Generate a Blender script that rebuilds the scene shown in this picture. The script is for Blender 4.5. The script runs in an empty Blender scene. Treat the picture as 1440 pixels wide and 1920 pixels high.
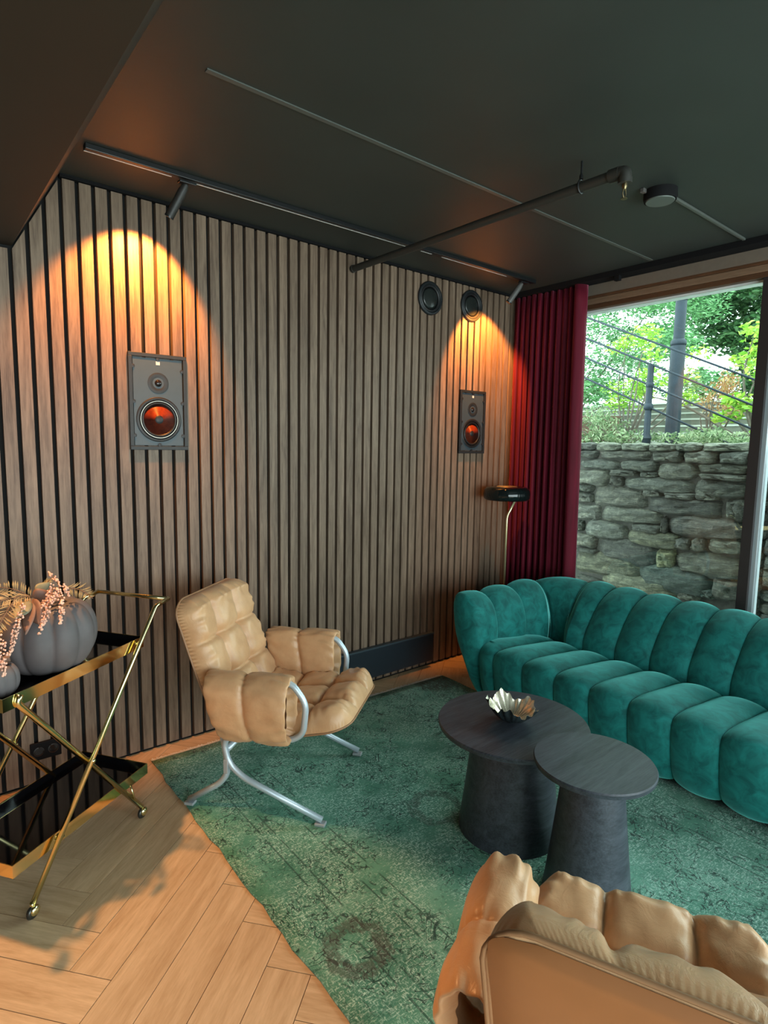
import bpy, bmesh, math, random
import numpy as np
from mathutils import Vector, Matrix
random.seed(7); np.random.seed(7)
PI = math.pi
SC = bpy.context.scene
COL = SC.collection

# ------------------------------------------------------------------ camera
cd = bpy.data.cameras.new('camera'); cam = bpy.data.objects.new('camera', cd); COL.objects.link(cam)
cd.sensor_fit = 'HORIZONTAL'; cd.sensor_width = 36.0; cd.lens = 36.0 * 1104.6 / 1440.0
cd.clip_start = 0.02; cd.clip_end = 200
_r = Vector((0.77506887, -0.6316738, 0.01601443)); _u = Vector((0.05951469, 0.09820967, 0.99338455)); _f = Vector((0.62906777, 0.76898834, -0.11371313))
cam.matrix_world = Matrix(((_r.x, _u.x, -_f.x, -0.5707), (_r.y, _u.y, -_f.y, -2.8373), (_r.z, _u.z, -_f.z, 1.5137), (0, 0, 0, 1)))
SC.camera = cam

# ------------------------------------------------------------------ view, world, lights
vs = SC.view_settings
vs.view_transform = 'Standard'; vs.look = 'None'; vs.gamma = 1.0; vs.use_curve_mapping = False
vs.exposure = 0.55
W = bpy.data.worlds.new('overcast_sky'); SC.world = W; W.use_nodes = True
wn = W.node_tree; wn.nodes.clear()
wo = wn.nodes.new('ShaderNodeOutputWorld'); bg = wn.nodes.new('ShaderNodeBackground')
bg.inputs['Color'].default_value = (0.80, 0.97, 0.98, 1); bg.inputs['Strength'].default_value = 5.6
wn.links.new(bg.outputs[0], wo.inputs[0])

def light(name, kind, loc, target, energy, color, **kw):
    ld = bpy.data.lights.new(name, kind); ld.energy = energy; ld.color = color
    for k, v in kw.items(): setattr(ld, k, v)
    o = bpy.data.objects.new(name, ld); COL.objects.link(o); o.location = loc
    o.rotation_euler = (Vector(target) - Vector(loc)).to_track_quat('-Z', 'Y').to_euler()
    return o
SPOT_A = (0.335, -0.235, 2.455); SPOT_B = (2.50, -0.235, 2.455)
WARM = (1.0, 0.34, 0.06)
light('spot_beam', 'SPOT', (0.325, -0.235, 2.445), (0.285, 0.0, 2.18), 78, WARM, spot_size=math.radians(92), spot_blend=0.35, shadow_soft_size=0.015)
light('spot_beam', 'SPOT', (2.51, -0.235, 2.44), (2.57, 0.0, 2.17), 66, WARM, spot_size=math.radians(92), spot_blend=0.35, shadow_soft_size=0.015)
# warm ceiling spot over the cart, then an added one behind the camera
light('warm_spot_beam', 'SPOT', (-0.50, -0.52, 2.24), (-0.56, -1.46, 0.0), 105, (1.0, 0.50, 0.20), spot_size=math.radians(64), spot_blend=0.28, shadow_soft_size=0.02)
light('warm_spot_beam', 'SPOT', (-1.3, -3.1, 2.5), (0.05, -2.1, 0.5), 26, (1.0, 0.50, 0.24), spot_size=math.radians(80), spot_blend=0.8, shadow_soft_size=0.03)  # added to warm the back of the foreground chair

# portals guide the sky light through the window and the added rear opening (they emit nothing of their own)
def portal(loc, target, sx, sy):
    o = light('daylight_portal', 'AREA', loc, target, 1, (1, 1, 1), shape='RECTANGLE', size=sx, size_y=sy)
    o.data.cycles.is_portal = True
portal((3.16, -2.45, 1.25), (0, -2.45, 1.25), 4.8, 2.4)
portal((0.6, -4.93, 1.15), (0.6, 0, 1.15), 4.6, 2.0)

# ------------------------------------------------------------------ materials
def nt(name):
    m = bpy.data.materials.new(name); m.use_nodes = True; n = m.node_tree; n.nodes.clear()
    out = n.nodes.new('ShaderNodeOutputMaterial'); b = n.nodes.new('ShaderNodeBsdfPrincipled')
    n.links.new(b.outputs[0], out.inputs[0]); return m, n, b
class G:
    """tiny node-graph helper"""
    def __init__(s, n): s.n = n
    def new(s, t, **kw):
        x = s.n.nodes.new(t)
        for k, v in kw.items(): setattr(x, k, v)
        return x
    def put(s, sock, v):
        if isinstance(v, bpy.types.NodeSocket): s.n.links.new(v, sock)
        else: sock.default_value = v
    def m(s, op, a, b=0.0, c=0.0):
        x = s.new('ShaderNodeMath', operation=op)
        for i, v in enumerate((a, b, c)): s.put(x.inputs[i], v)
        return x.outputs[0]
    def mix(s, f, a, b, bt='MIX'):
        x = s.new('ShaderNodeMix', data_type='RGBA', blend_type=bt)
        s.put(x.inputs[0], f); s.put(x.inputs[6], a); s.put(x.inputs[7], b); return x.outputs[2]
    def coord(s, kind='Object', scale=(1, 1, 1), rnd=False):
        tc = s.new('ShaderNodeTexCoord'); mp = s.new('ShaderNodeMapping'); mp.inputs['Scale'].default_value = scale
        s.n.links.new(tc.outputs[kind], mp.inputs[0])
        if rnd:
            oi = s.new('ShaderNodeObjectInfo'); cb = s.new('ShaderNodeCombineXYZ')
            for i, k in enumerate((37.0, 91.0, 53.0)): s.put(cb.inputs[i], s.m('MULTIPLY', oi.outputs['Random'], k))
            s.n.links.new(cb.outputs[0], mp.inputs['Location'])
        return mp.outputs[0]
    def noise(s, vec, scale=5, detail=3, rough=.55, dist=0.0):
        x = s.new('ShaderNodeTexNoise'); s.n.links.new(vec, x.inputs['Vector'])
        x.inputs['Scale'].default_value = scale; x.inputs['Detail'].default_value = detail
        x.inputs['Roughness'].default_value = rough; x.inputs['Distortion'].default_value = dist
        return x.outputs[0]
    def ramp(s, f, stops):
        x = s.new('ShaderNodeValToRGB'); s.put(x.inputs[0], f); e = x.color_ramp.elements
        while len(e) < len(stops): e.new(.5)
        for i, (p, c) in enumerate(stops): e[i].position = p; e[i].color = c if len(c) == 4 else (*c, 1)
        return x.outputs[0]
    def bump(s, h, strength=.3, dist=.002):
        x = s.new('ShaderNodeBump'); x.inputs['Strength'].default_value = strength; x.inputs['Distance'].default_value = dist
        s.put(x.inputs['Height'], h); return x.outputs[0]

def flat(name, col, rough=.5, metal=0.0, spec=.5, noise=0.0, nscale=30, bump=0.0, **kw):
    m, n, b = nt(name); g = G(n)
    b.inputs['Roughness'].default_value = rough; b.inputs['Metallic'].default_value = metal
    b.inputs['Specular IOR Level'].default_value = spec
    c = (*col, 1)
    if noise or bump:
        f = g.noise(g.coord(), nscale, 4)
        if noise:
            lo = tuple(x * (1 - noise) for x in col) + (1,); hi = tuple(min(1, x * (1 + noise)) for x in col) + (1,)
            n.links.new(g.ramp(f, [(.3, lo), (.7, hi)]), b.inputs['Base Color'])
        else: b.inputs['Base Color'].default_value = c
        if bump: n.links.new(g.bump(f, bump), b.inputs['Normal'])
    else: b.inputs['Base Color'].default_value = c
    for k, v in kw.items(): b.inputs[k].default_value = v
    return m

def wood(name, dark, light_, grain_scale, rough=.5, rnd=True, tint=.25, bump=.15, spec=.35, fine=1.0):
    """grain_scale: stretch per axis, the long axis small"""
    m, n, b = nt(name); g = G(n)
    v = g.coord('Object', grain_scale, rnd)
    f1 = g.noise(v, 1.0, 5, .6, .8)
    f2 = g.noise(v, 6.0, 3, .6)
    f = g.m('ADD', g.m('MULTIPLY', f1, .65), g.m('MULTIPLY', f2, .35 * fine))
    c = g.ramp(f, [(.32, dark), (.68, light_)])
    if rnd:
        oi = g.new('ShaderNodeObjectInfo')
        k = g.m('ADD', g.m('MULTIPLY', oi.outputs['Random'], tint), 1 - tint / 2)
        hsv = g.new('ShaderNodeHueSaturation'); g.put(hsv.inputs['Color'], c); g.put(hsv.inputs['Value'], k); c = hsv.outputs[0]
    n.links.new(c, b.inputs['Base Color'])
    b.inputs['Roughness'].default_value = rough; b.inputs['Specular IOR Level'].default_value = spec
    n.links.new(g.bump(f2, bump, .001), b.inputs['Normal'])
    return m

M = {}
M['slat'] = wood('slat_veneer', (.095, .060, .040), (.270, .190, .133), (34, 34, 2.2), .48, tint=.22)
M['oak'] = wood('oak_plank', (.50, .315, .170), (.74, .52, .32), (3.0, 24, 24), .42, tint=.16, bump=.08)
M['black_felt'] = flat('black_felt', (.006, .006, .006), .9)
M['ceiling'] = flat('dark_green_ceiling_paint', (.030, .038, .034), .55, noise=.08, nscale=3)
M['ceiling_strip'] = flat('ceiling_joint_strip', (.085, .095, .085), .5)
M['soffit'] = flat('warm_lit_soffit_tone', (.026, .022, .015), .6, noise=.05, nscale=3)  # brown cast of the warm light put into the soffit colour
M['black_metal'] = flat('black_metal', (.012, .013, .014), .35)
M['black_matt'] = flat('matt_black', (.006, .006, .007), .85, spec=.2)
M['track'] = flat('track_black', (.010, .011, .012), .35)
M['glint_line'] = flat('painted_slot_reflection', (.62, .62, .58), .4)  # pale non-metal colour stands in for the reflection in the track slot
M['pipe'] = flat('painted_pipe', (.030, .030, .026), .5)
M['brass_dull'] = flat('dull_brass', (.28, .22, .12), .35, 1.0)
M['lamp_grey'] = flat('grey_spot_body', (.10, .095, .09), .45)
M['lamp_dark'] = flat('dark_spot_body', (.022, .020, .018), .5)
M['detector_face'] = flat('detector_face', (.10, .12, .11), .5)
M['plaster'] = flat('beige_plaster', (.17, .135, .105), .8, noise=.05)
M['frame_wood'] = wood('window_frame_wood', (.060, .026, .013), (.15, .07, .035), (20, 2, 20), .45, rnd=False)
M['frame_wood_light'] = wood('window_frame_wood_pale', (.17, .10, .06), (.27, .17, .11), (20, 2, 20), .45, rnd=False)
M['mullion_dark'] = flat('dark_mullion', (.028, .022, .022), .5)
M['mullion_alu'] = flat('pale_aluminium', (.42, .47, .50), .4, .4)
M['white_trim'] = flat('white_reveal', (.75, .80, .78), .5)
M['wall_paint'] = flat('room_wall_paint', (.10, .085, .07), .8)
M['heater'] = flat('heater_blue_black', (.018, .026, .034), .35)
M['speaker_black'] = flat('speaker_frame_black', (.011, .014, .016), .5, bump=.2, nscale=300)
M['speaker_panel'] = flat('speaker_baffle', (.038, .056, .068), .42, noise=.05)
M['rubber'] = flat('black_rubber', (.012, .012, .013), .45)
M['badge'] = flat('badge', (.70, .62, .55), .4)
M['dome'] = flat('glossy_dome', (.015, .012, .012), .08)
M['chrome_ring'] = flat('dark_chrome_ring', (.22, .20, .17), .25, 1.0)
M['sub_cone'] = flat('black_cone', (.020, .024, .022), .22)
M['velvet_red'] = None
M['gold'] = flat('polished_gold', (.86, .64, .28), .10, 1.0)
M['gold_tube'] = flat('polished_brass_tube', (.80, .72, .38), .16, 1.0)
M['black_glass'] = flat('black_glass', (.004, .004, .005), .06, spec=.6)
M['caster'] = flat('caster_dark', (.05, .05, .045), .3, .6)
M['pumpkin'] = flat('charcoal_pumpkin', (.102, .086, .088), .62, noise=.15, nscale=14, bump=.1)
M['pumpkin_stem'] = flat('pumpkin_stem_brown', (.14, .075, .05), .7)
M['berry'] = flat('pink_berry', (.84, .47, .35), .5, noise=.25, nscale=40)
M['twig'] = flat('brown_twig', (.18, .10, .06), .7)
M['fern'] = flat('dried_fern', (.24, .21, .12), .7, noise=.3, nscale=25)
M['fern_pale'] = flat('pale_dried_fern', (.34, .25, .13), .7, noise=.3, nscale=25)
M['brown_leaf'] = flat('brown_leaf', (.20, .105, .075), .6, noise=.3, nscale=20)
M['olive_leaf'] = flat('olive_leaf', (.20, .19, .12), .6, noise=.3, nscale=20)
M['steel'] = flat('silver_tube', (.55, .63, .70), .38, .45)
M['steel_dark'] = flat('clip_grey', (.50, .53, .56), .45, .5)
M['table'] = wood('black_stained_ash', (.017, .020, .027), (.070, .080, .100), (3, 30, 30), .40, tint=.0, rnd=False, bump=.35)
M['bowl_in'] = flat('champagne_glaze', (.80, .74, .58), .26, .75, noise=.15, nscale=60, bump=.3)
M['bowl_out'] = flat('bowl_dark_glaze', (.02, .028, .03), .25)
M['lamp_black'] = flat('gloss_black_lacquer', (.006, .010, .010), .08)
M['lamp_brass'] = flat('satin_brass', (.83, .72, .42), .28, .85)
M['fringe'] = flat('rug_fringe', (.92, .90, .84), .9)
M['pole_blue'] = flat('painted_iron', (.010, .018, .028), .6, spec=.3, noise=.3, nscale=12)
M['step'] = flat('stair_concrete', (.11, .115, .09), .85, noise=.2, nscale=6)
M['step_edge'] = flat('pale_stair_nosing', (.36, .38, .33), .8)
M['ground'] = flat('soil', (.10, .11, .06), .95, noise=.4, nscale=4)
M['paving'] = flat('outdoor_paving', (.36, .36, .34), .9, noise=.2, nscale=3)
M['mortar'] = flat('dark_mortar', (.045, .043, .036), .95, noise=.4, nscale=20)
M['bark'] = flat('bark', (.12, .10, .08), .9, noise=.3, nscale=20)

def leather():
    m, n, b = nt('tan_leather'); g = G(n)
    v = g.coord()
    f = g.noise(v, 9, 4, .6)
    n.links.new(g.ramp(f, [(.3, (.56, .300, .148)), (.7, (.69, .405, .215))]), b.inputs['Base Color'])
    b.inputs['Roughness'].default_value = .36; b.inputs['Specular IOR Level'].default_value = .45
    b.inputs['Sheen Weight'].default_value = .05
    f2 = g.noise(v, 420, 2, .5); f3 = g.noise(v, 22, 4, .65, 1.2)
    h = g.m('ADD', g.m('MULTIPLY', f2, .12), f3)
    n.links.new(g.bump(h, .28, .006), b.inputs['Normal'])
    return m
M['leather'] = leather()
M['leather_dark'] = flat('leather_piping', (.34, .175, .085), .45)
M['leather_panel'] = flat('leather_back_panel', (.36, .138, .048), .45, noise=.06, nscale=8, bump=.06)

def velvet(name, lo, hi, scale, sheen, tint, rough=.75, dist=.7, aniso=(1, 1, 1)):
    m, n, b = nt(name); g = G(n)
    f = g.noise(g.coord('Object', aniso), scale, 4, .6, dist)
    c = g.ramp(f, [(.34, lo), (.66, hi)])
    n.links.new(c, b.inputs['Base Color'])
    b.inputs['Roughness'].default_value = rough; b.inputs['Specular IOR Level'].default_value = .25
    b.inputs['Sheen Weight'].default_value = sheen; b.inputs['Sheen Roughness'].default_value = .35
    b.inputs['Sheen Tint'].default_value = (*tint, 1)
    n.links.new(g.bump(f, .25, .004), b.inputs['Normal'])
    return m
M['velvet_teal'] = velvet('teal_velvet', (.003, .082, .077), (.010, .185, .170), 15, .85, (.25, .95, .88))
M['velvet_red'] = velvet('burgundy_velvet', (.080, .002, .010), (.135, .005, .019), 5, .35, (.95, .25, .4), aniso=(3, 3, .3))

def cone_material():
    m, n, b = nt('red_wood_fibre_cone'); g = G(n)
    f = g.noise(g.coord(), 60, 4)
    n.links.new(g.ramp(f, [(.3, (.13, .022, .012)), (.7, (.27, .050, .024))]), b.inputs['Base Color'])
    b.inputs['Roughness'].default_value = .28
    return m
M['cone'] = cone_material()

def glass():
    m = bpy.data.materials.new('window_glass'); m.use_nodes = True; n = m.node_tree; n.nodes.clear()
    out = n.nodes.new('ShaderNodeOutputMaterial'); t = n.nodes.new('ShaderNodeBsdfTransparent'); gl = n.nodes.new('ShaderNodeBsdfGlossy')
    gl.inputs['Roughness'].default_value = 0.01; t.inputs['Color'].default_value = (.93, .98, .96, 1)
    fr = n.nodes.new('ShaderNodeFresnel'); fr.inputs['IOR'].default_value = 1.45; mx = n.nodes.new('ShaderNodeMixShader')
    n.links.new(fr.outputs[0], mx.inputs[0]); n.links.new(t.outputs[0], mx.inputs[1]); n.links.new(gl.outputs[0], mx.inputs[2])
    n.links.new(mx.outputs[0], out.inputs[0]); return m
M['glass'] = glass()

def stone():
    m, n, b = nt('field_stone'); g = G(n)
    v = g.coord('Object', (1, 1, 1)); vs_ = g.coord('Object', (3, 2.2, 14))
    f = g.noise(vs_, 2.6, 6, .65, .9); f2 = g.noise(v, 30, 5, .65)
    ff = g.m('ADD', g.m('MULTIPLY', f, .6), g.m('MULTIPLY', f2, .4))
    c = g.ramp(ff, [(.32, (.026, .028, .024)), (.50, (.066, .069, .058)), (.70, (.180, .180, .145))])
    oi = g.new('ShaderNodeObjectInfo')
    hsv = g.new('ShaderNodeHueSaturation'); g.put(hsv.inputs['Color'], c)
    g.put(hsv.inputs['Value'], g.m('ADD', g.m('MULTIPLY', oi.outputs['Random'], .7), .65))
    c2 = g.mix(.85, hsv.outputs[0], oi.outputs['Color'], 'MULTIPLY')
    n.links.new(c2, b.inputs['Base Color']); b.inputs['Roughness'].default_value = .85
    n.links.new(g.bump(ff, 1.0, .05), b.inputs['Normal']); return m
M['stone'] = stone()

def leafmat(name, stops, trans=.4):
    m, n, b = nt(name); g = G(n)
    ge = g.new('ShaderNodeNewGeometry')
    c = g.ramp(ge.outputs['Random Per Island'], stops)
    n.links.new(c, b.inputs['Base Color']); b.inputs['Roughness'].default_value = .5; b.inputs['Specular IOR Level'].default_value = .4
    out = [x for x in n.nodes if x.type == 'OUTPUT_MATERIAL'][0]
    tr = g.new('ShaderNodeBsdfTranslucent'); n.links.new(c, tr.inputs[0]); mx = g.new('ShaderNodeMixShader'); mx.inputs[0].default_value = trans
    n.links.new(b.outputs[0], mx.inputs[1]); n.links.new(tr.outputs[0], mx.inputs[2]); n.links.new(mx.outputs[0], out.inputs[0])
    return m
M['leaf_dark'] = leafmat('dark_green_leaf', [(0, (.02, .065, .025)), (.5, (.055, .15, .05)), (1, (.15, .30, .12))])
M['leaf_mid'] = leafmat('mid_green_leaf', [(0, (.05, .15, .06)), (.5, (.10, .27, .09)), (1, (.24, .45, .22))])
M['leaf_bright'] = leafmat('bright_green_leaf', [(0, (.14, .34, .035)), (.5, (.27, .50, .06)), (1, (.50, .62, .10))])
M['leaf_orange'] = leafmat('rusty_leaf', [(0, (.30, .12, .05)), (.5, (.45, .23, .09)), (1, (.55, .42, .20))])
M['leaf_pale'] = leafmat('pale_ground_leaf', [(0, (.07, .14, .06)), (.5, (.19, .27, .13)), (1, (.42, .48, .30))])

def rug():
    m, n, b = nt('vintage_green_rug'); g = G(n)
    tc = g.new('ShaderNodeTexCoord'); sp = g.new('ShaderNodeSeparateXYZ'); n.links.new(tc.outputs['Object'], sp.inputs[0])
    x, y = sp.outputs[0], sp.outputs[1]          # object origin: the middle of the far edge
    v = tc.outputs['Object']
    mx = g.m('ABSOLUTE', x)
    def mapped(scale, loc=(0, 0, 0)):
        mp = g.new('ShaderNodeMapping'); mp.inputs['Scale'].default_value = scale; mp.inputs['Location'].default_value = loc
        n.links.new(v, mp.inputs[0]); return mp.outputs[0]
    def sstep(f, a, c): 
        r = g.new('ShaderNodeMapRange'); r.interpolation_type = 'SMOOTHSTEP'; g.put(r.inputs[0], f); r.inputs[1].default_value = a; r.inputs[2].default_value = c
        return r.outputs[0]
    big = g.noise(v, 2.3, 3, .6)
    base = g.ramp(big, [(.35, (.055, .200, .138)), (.52, (.100, .310, .215)), (.68, (.200, .470, .350))])
    # woven streaks of worn pile
    s1 = g.noise(mapped((42, 170, 1)), 1.0, 3, .75); s2 = g.noise(mapped((190, 70, 1), (4, 2, 0)), 1.0, 3, .7)
    wear = g.noise(v, 5.5, 3, .6)
    w = g.m('MULTIPLY', sstep(g.m('MAXIMUM', s1, s2), .51, .66), sstep(wear, .34, .54))
    c = g.mix(g.m('MULTIPLY', w, .85), base, (.58, .84, .74, 1))
    sp2 = g.m('MULTIPLY', sstep(g.noise(mapped((60, 160, 1), (9, 1, 0)), 1.0, 2, .5), .60, .70), .7)
    c = g.mix(sp2, c, (.42, .62, .50, 1))
    dk = sstep(g.noise(mapped((80, 40, 1), (1, 7, 0)), 1.0, 2, .6), .58, .70)
    c = g.mix(g.m('MULTIPLY', dk, .45), c, (.020, .080, .052, 1))
    brk = sstep(g.noise(v, 14, 2, .5), .36, .50)     # breaks in the drawn lines
    def line(dist, wd): return g.m('SUBTRACT', 1.0, sstep(dist, wd * .5, wd))
    lines = None
    for p in (.760, .715, .600, .530):
        l = line(g.m('ABSOLUTE', g.m('SUBTRACT', mx, p)), .0042); lines = l if lines is None else g.m('MAXIMUM', lines, l)
    # small hooks between the two inner lines
    yy = g.m('SUBTRACT', g.m('FRACT', g.m('MULTIPLY', y, 16.0)), .5)
    hx = g.m('MULTIPLY', g.m('SUBTRACT', mx, .565), 20.0)
    rr = g.m('SQRT', g.m('ADD', g.m('POWER', yy, 2.0), g.m('POWER', hx, 2.0)))
    hook = g.m('MULTIPLY', line(g.m('ABSOLUTE', g.m('SUBTRACT', rr, .30)), .10), g.m('GREATER_THAN', g.m('ADD', hx, yy), -.12))
    lines = g.m('MAXIMUM', lines, hook)
    lines = g.m('MULTIPLY', lines, g.m('LESS_THAN', y, -.30))
    # floral contour drawing
    f1 = g.noise(v, 6.0, 2, .5, 2.6); cont = line(g.m('ABSOLUTE', g.m('SUBTRACT', f1, .5)), .014)
    f3 = g.noise(mapped((1, 1, 1), (3, 5, 0)), 11.0, 1, .5, 3.0); cont2 = line(g.m('ABSOLUTE', g.m('SUBTRACT', f3, .52)), .022)
    area = sstep(g.noise(mapped((1, 1, 1), (7, 7, 0)), 3.0, 1, .5), .38, .50)
    cont = g.m('MULTIPLY', g.m('MAXIMUM', cont, cont2), area)
    allv = g.m('MULTIPLY', g.m('MAXIMUM', g.m('MULTIPLY', lines, .75), g.m('MULTIPLY', cont, 1.0)), brk)
    c = g.mix(g.m('MULTIPLY', allv, .85), c, (.010, .034, .028, 1))
    # brown medallion rings in the border and a dark blotch at the far corner
    def ring(cx, cy, r, wd, col, c, amt=.75):
        dx = g.m('SUBTRACT', x, cx); dy = g.m('SUBTRACT', y, cy)
        d = g.m('SQRT', g.m('ADD', g.m('POWER', dx, 2.0), g.m('POWER', dy, 2.0)))
        d = g.m('ADD', d, g.m('MULTIPLY', g.m('SUBTRACT', g.noise(v, 18, 2, .6), .5), .07))
        f = g.m('MULTIPLY', line(g.m('ABSOLUTE', g.m('SUBTRACT', d, r)), wd), sstep(g.noise(mapped((70, 30, 1)), 1.0, 2, .6), .30, .50))
        return g.mix(g.m('MULTIPLY', f, amt), c, col)
    c = ring(-.775, -1.40, .082, .034, (.080, .070, .060, 1), c, .6)
    c = ring(.775, -1.40, .082, .034, (.080, .070, .060, 1), c, .6)
    c = ring(.80, -.10, .02, .14, (.045, .045, .02, 1), c, .8)
    c = ring(-.10, -1.05, .10, .030, (.04, .045, .040, 1), c, .5)
    n.links.new(c, b.inputs['Base Color']); b.inputs['Roughness'].default_value = .95; b.inputs['Specular IOR Level'].default_value = .1
    b.inputs['Sheen Weight'].default_value = .15
    hh = g.m('ADD', s1, s2)
    n.links.new(g.bump(hh, .4, .003), b.inputs['Normal'])
    return m
M['rug'] = rug()

# ------------------------------------------------------------------ mesh helpers
class MB:
    def __init__(s): s.v = []; s.f = []
    def add(s, vs_, fs):
        k = len(s.v); s.v += [tuple(map(float, p)) for p in vs_]; s.f += [tuple(i + k for i in f) for f in fs]; return s
    def box(s, x0, x1, y0, y1, z0, z1, rot=None):
        p = [(x0, y0, z0), (x1, y0, z0), (x1, y1, z0), (x0, y1, z0), (x0, y0, z1), (x1, y0, z1), (x1, y1, z1), (x0, y1, z1)]
        if rot is not None: p = [tuple(rot @ Vector(q)) for q in p]
        return s.add(p, [(0, 3, 2, 1), (4, 5, 6, 7), (0, 1, 5, 4), (1, 2, 6, 5), (2, 3, 7, 6), (3, 0, 4, 7)])
    def tube(s, pts, r, n=10, closed=False, caps=True, sx=1.0):
        pts = [Vector(p) for p in pts]; N = len(pts); rs = r if isinstance(r, (list, tuple)) else [r] * N
        t0 = (pts[1] - pts[0]).normalized(); up = Vector((0, 0, 1)) if abs(t0.z) < .9 else Vector((1, 0, 0))
        a = t0.cross(up).normalized(); V = []
        for i, p in enumerate(pts):
            if closed: t = (pts[(i + 1) % N] - pts[i - 1]).normalized()
            else: t = (pts[min(i + 1, N - 1)] - pts[max(i - 1, 0)]).normalized()
            a = (a - t * a.dot(t)).normalized(); b_ = t.cross(a)
            for k in range(n):
                an = 2 * PI * k / n; V.append(p + a * math.cos(an) * rs[i] * sx + b_ * math.sin(an) * rs[i])
        F = []
        for i in range(N if closed else N - 1):
            j = (i + 1) % N
            for k in range(n): F.append((i * n + k, i * n + (k + 1) % n, j * n + (k + 1) % n, j * n + k))
        if caps and not closed: F.append(tuple(range(n - 1, -1, -1))); F.append(tuple((N - 1) * n + k for k in range(n)))
        return s.add(V, F)
    def lathe(s, prof, n=32, c=(0, 0, 0), axis='z', close=True):
        V = []; c = Vector(c)
        for (r, h) in prof:
            for k in range(n):
                a = 2 * PI * k / n; x, y = r * math.cos(a), r * math.sin(a)
                p = {'z': (x, y, h), 'y': (x, -h, y), 'x': (h, x, y)}[axis]; V.append(c + Vector(p))
        F = []
        for i in range(len(prof) - 1):
            for k in range(n):
                q = (i * n + k, i * n + (k + 1) % n, (i + 1) * n + (k + 1) % n, (i + 1) * n + k)
                F.append(q if axis != 'y' else q)
        if close:
            F.append(tuple(range(n - 1, -1, -1))); F.append(tuple((len(prof) - 1) * n + k for k in range(n)))
        return s.add(V, F)
    def grid(s, fn, nu, nv, wrap_v=False):
        V = [fn(i / nu, j / nv) for i in range(nu + 1) for j in range(nv + (0 if wrap_v else 1))]
        m = nv if wrap_v else nv + 1; F = []
        for i in range(nu):
            for j in range(nv):
                F.append((i * m + j, i * m + (j + 1) % m, (i + 1) * m + (j + 1) % m, (i + 1) * m + j))
        return s.add(V, F)
    def ball(s, c, r, nu=6, nv=8, sq=(1, 1, 1)):
        def fn(u, v): 
            th = PI * u; ph = 2 * PI * v
            return (c[0] + r * sq[0] * math.sin(th) * math.cos(ph), c[1] + r * sq[1] * math.sin(th) * math.sin(ph), c[2] + r * sq[2] * math.cos(th))
        return s.grid(fn, nu, nv, True)
def mesh(name, mb, mat, smooth=True, merge=0.0, recalc=True, angle=None):
    me = bpy.data.meshes.new(name); me.from_pydata(mb.v, [], mb.f)
    if merge or recalc:
        bm = bmesh.new(); bm.from_mesh(me)
        if merge: bmesh.ops.remove_doubles(bm, verts=bm.verts, dist=merge)
        if recalc: bmesh.ops.recalc_face_normals(bm, faces=bm.faces)
        bm.to_mesh(me); bm.free()
    if smooth:
        me.polygons.foreach_set('use_smooth', [True] * len(me.polygons))
        if angle: 
            try: me.set_sharp_from_angle(angle=math.radians(angle))
            except Exception: pass
    me.materials.append(mat); return me
def obj(name, mb, mat, parent=None, smooth=False, bevel=0.0, merge=0.0, angle=None, world=False, label=None, kind=None, recalc=True, bseg=2):
    if world and parent is not None:
        off = parent.location; mb.v = [(p[0] - off.x, p[1] - off.y, p[2] - off.z) for p in mb.v]
    o = bpy.data.objects.new(name, mesh(name, mb, mat, smooth, merge, recalc, angle)); COL.objects.link(o)
    if parent is not None: o.parent = parent
    if bevel:
        md = o.modifiers.new('bevel', 'BEVEL'); md.width = bevel; md.segments = bseg; md.limit_method = 'ANGLE'; md.harden_normals = False
    if label: o['label'] = label
    if kind: o['kind'] = kind
    return o
def tag(o, label=None, cat=None, group=None, kind=None):
    if label: o['label'] = label
    if cat: o['category'] = cat
    if group: o['group'] = group
    if kind: o['kind'] = kind
    return o
def thing(name, label, cat, loc=(0, 0, 0), rz=0.0, group=None):
    o = bpy.data.objects.new(name, None); o.empty_display_size = .05; COL.objects.link(o); o.location = loc; o.rotation_euler = (0, 0, rz)
    return tag(o, label, cat, group)
def struct(name, mb, mat, label=None, **kw):
    o = obj(name, mb, mat, **kw); o['kind'] = 'structure'
    if label: o['label'] = label
    return o
def copy_tree(o, parent=None):
    c = o.copy(); COL.objects.link(c); c.parent = parent
    for ch in o.children: copy_tree(ch, c)
    return c
def smooth_path(pts, rad=.03, n=5):
    """polyline with rounded corners"""
    P = [Vector(p) for p in pts]; out = [P[0]]
    for i in range(1, len(P) - 1):
        a = (P[i - 1] - P[i]); b_ = (P[i + 1] - P[i]); r = min(rad, a.length * .48, b_.length * .48)
        s_, e = P[i] + a.normalized() * r, P[i] + b_.normalized() * r
        for k in range(n + 1):
            t = k / n; out.append(s_ * (1 - t) ** 2 + P[i] * 2 * t * (1 - t) + e * t * t)
    out.append(P[-1]); return out
def catmull(pts, n=8):
    P = [Vector(p) for p in pts]; P = [P[0] * 2 - P[1]] + P + [P[-1] * 2 - P[-2]]; out = []
    for i in range(1, len(P) - 2):
        for k in range(n):
            t = k / n; p0, p1, p2, p3 = P[i - 1:i + 3]
            out.append(.5 * ((2 * p1) + (p2 - p0) * t + (2 * p0 - 5 * p1 + 4 * p2 - p3) * t * t + (3 * p1 - p0 - 3 * p2 + p3) * t ** 3))
    out.append(P[-2]); return out
def vnoise(x, y, z=0.0):
    return (math.sin(x * 1.7 + 3 * math.sin(y * 1.3 + z)) + math.sin(y * 2.3 + 2 * math.sin(x * 1.9 - z)) + math.sin((x + y) * 1.1 + z * 2.7)) / 3

# ================================================================== ROOM
H = 2.6; PITCH = 0.06308; XR = 3.0; XL = -3.0; YB = -4.9
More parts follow.
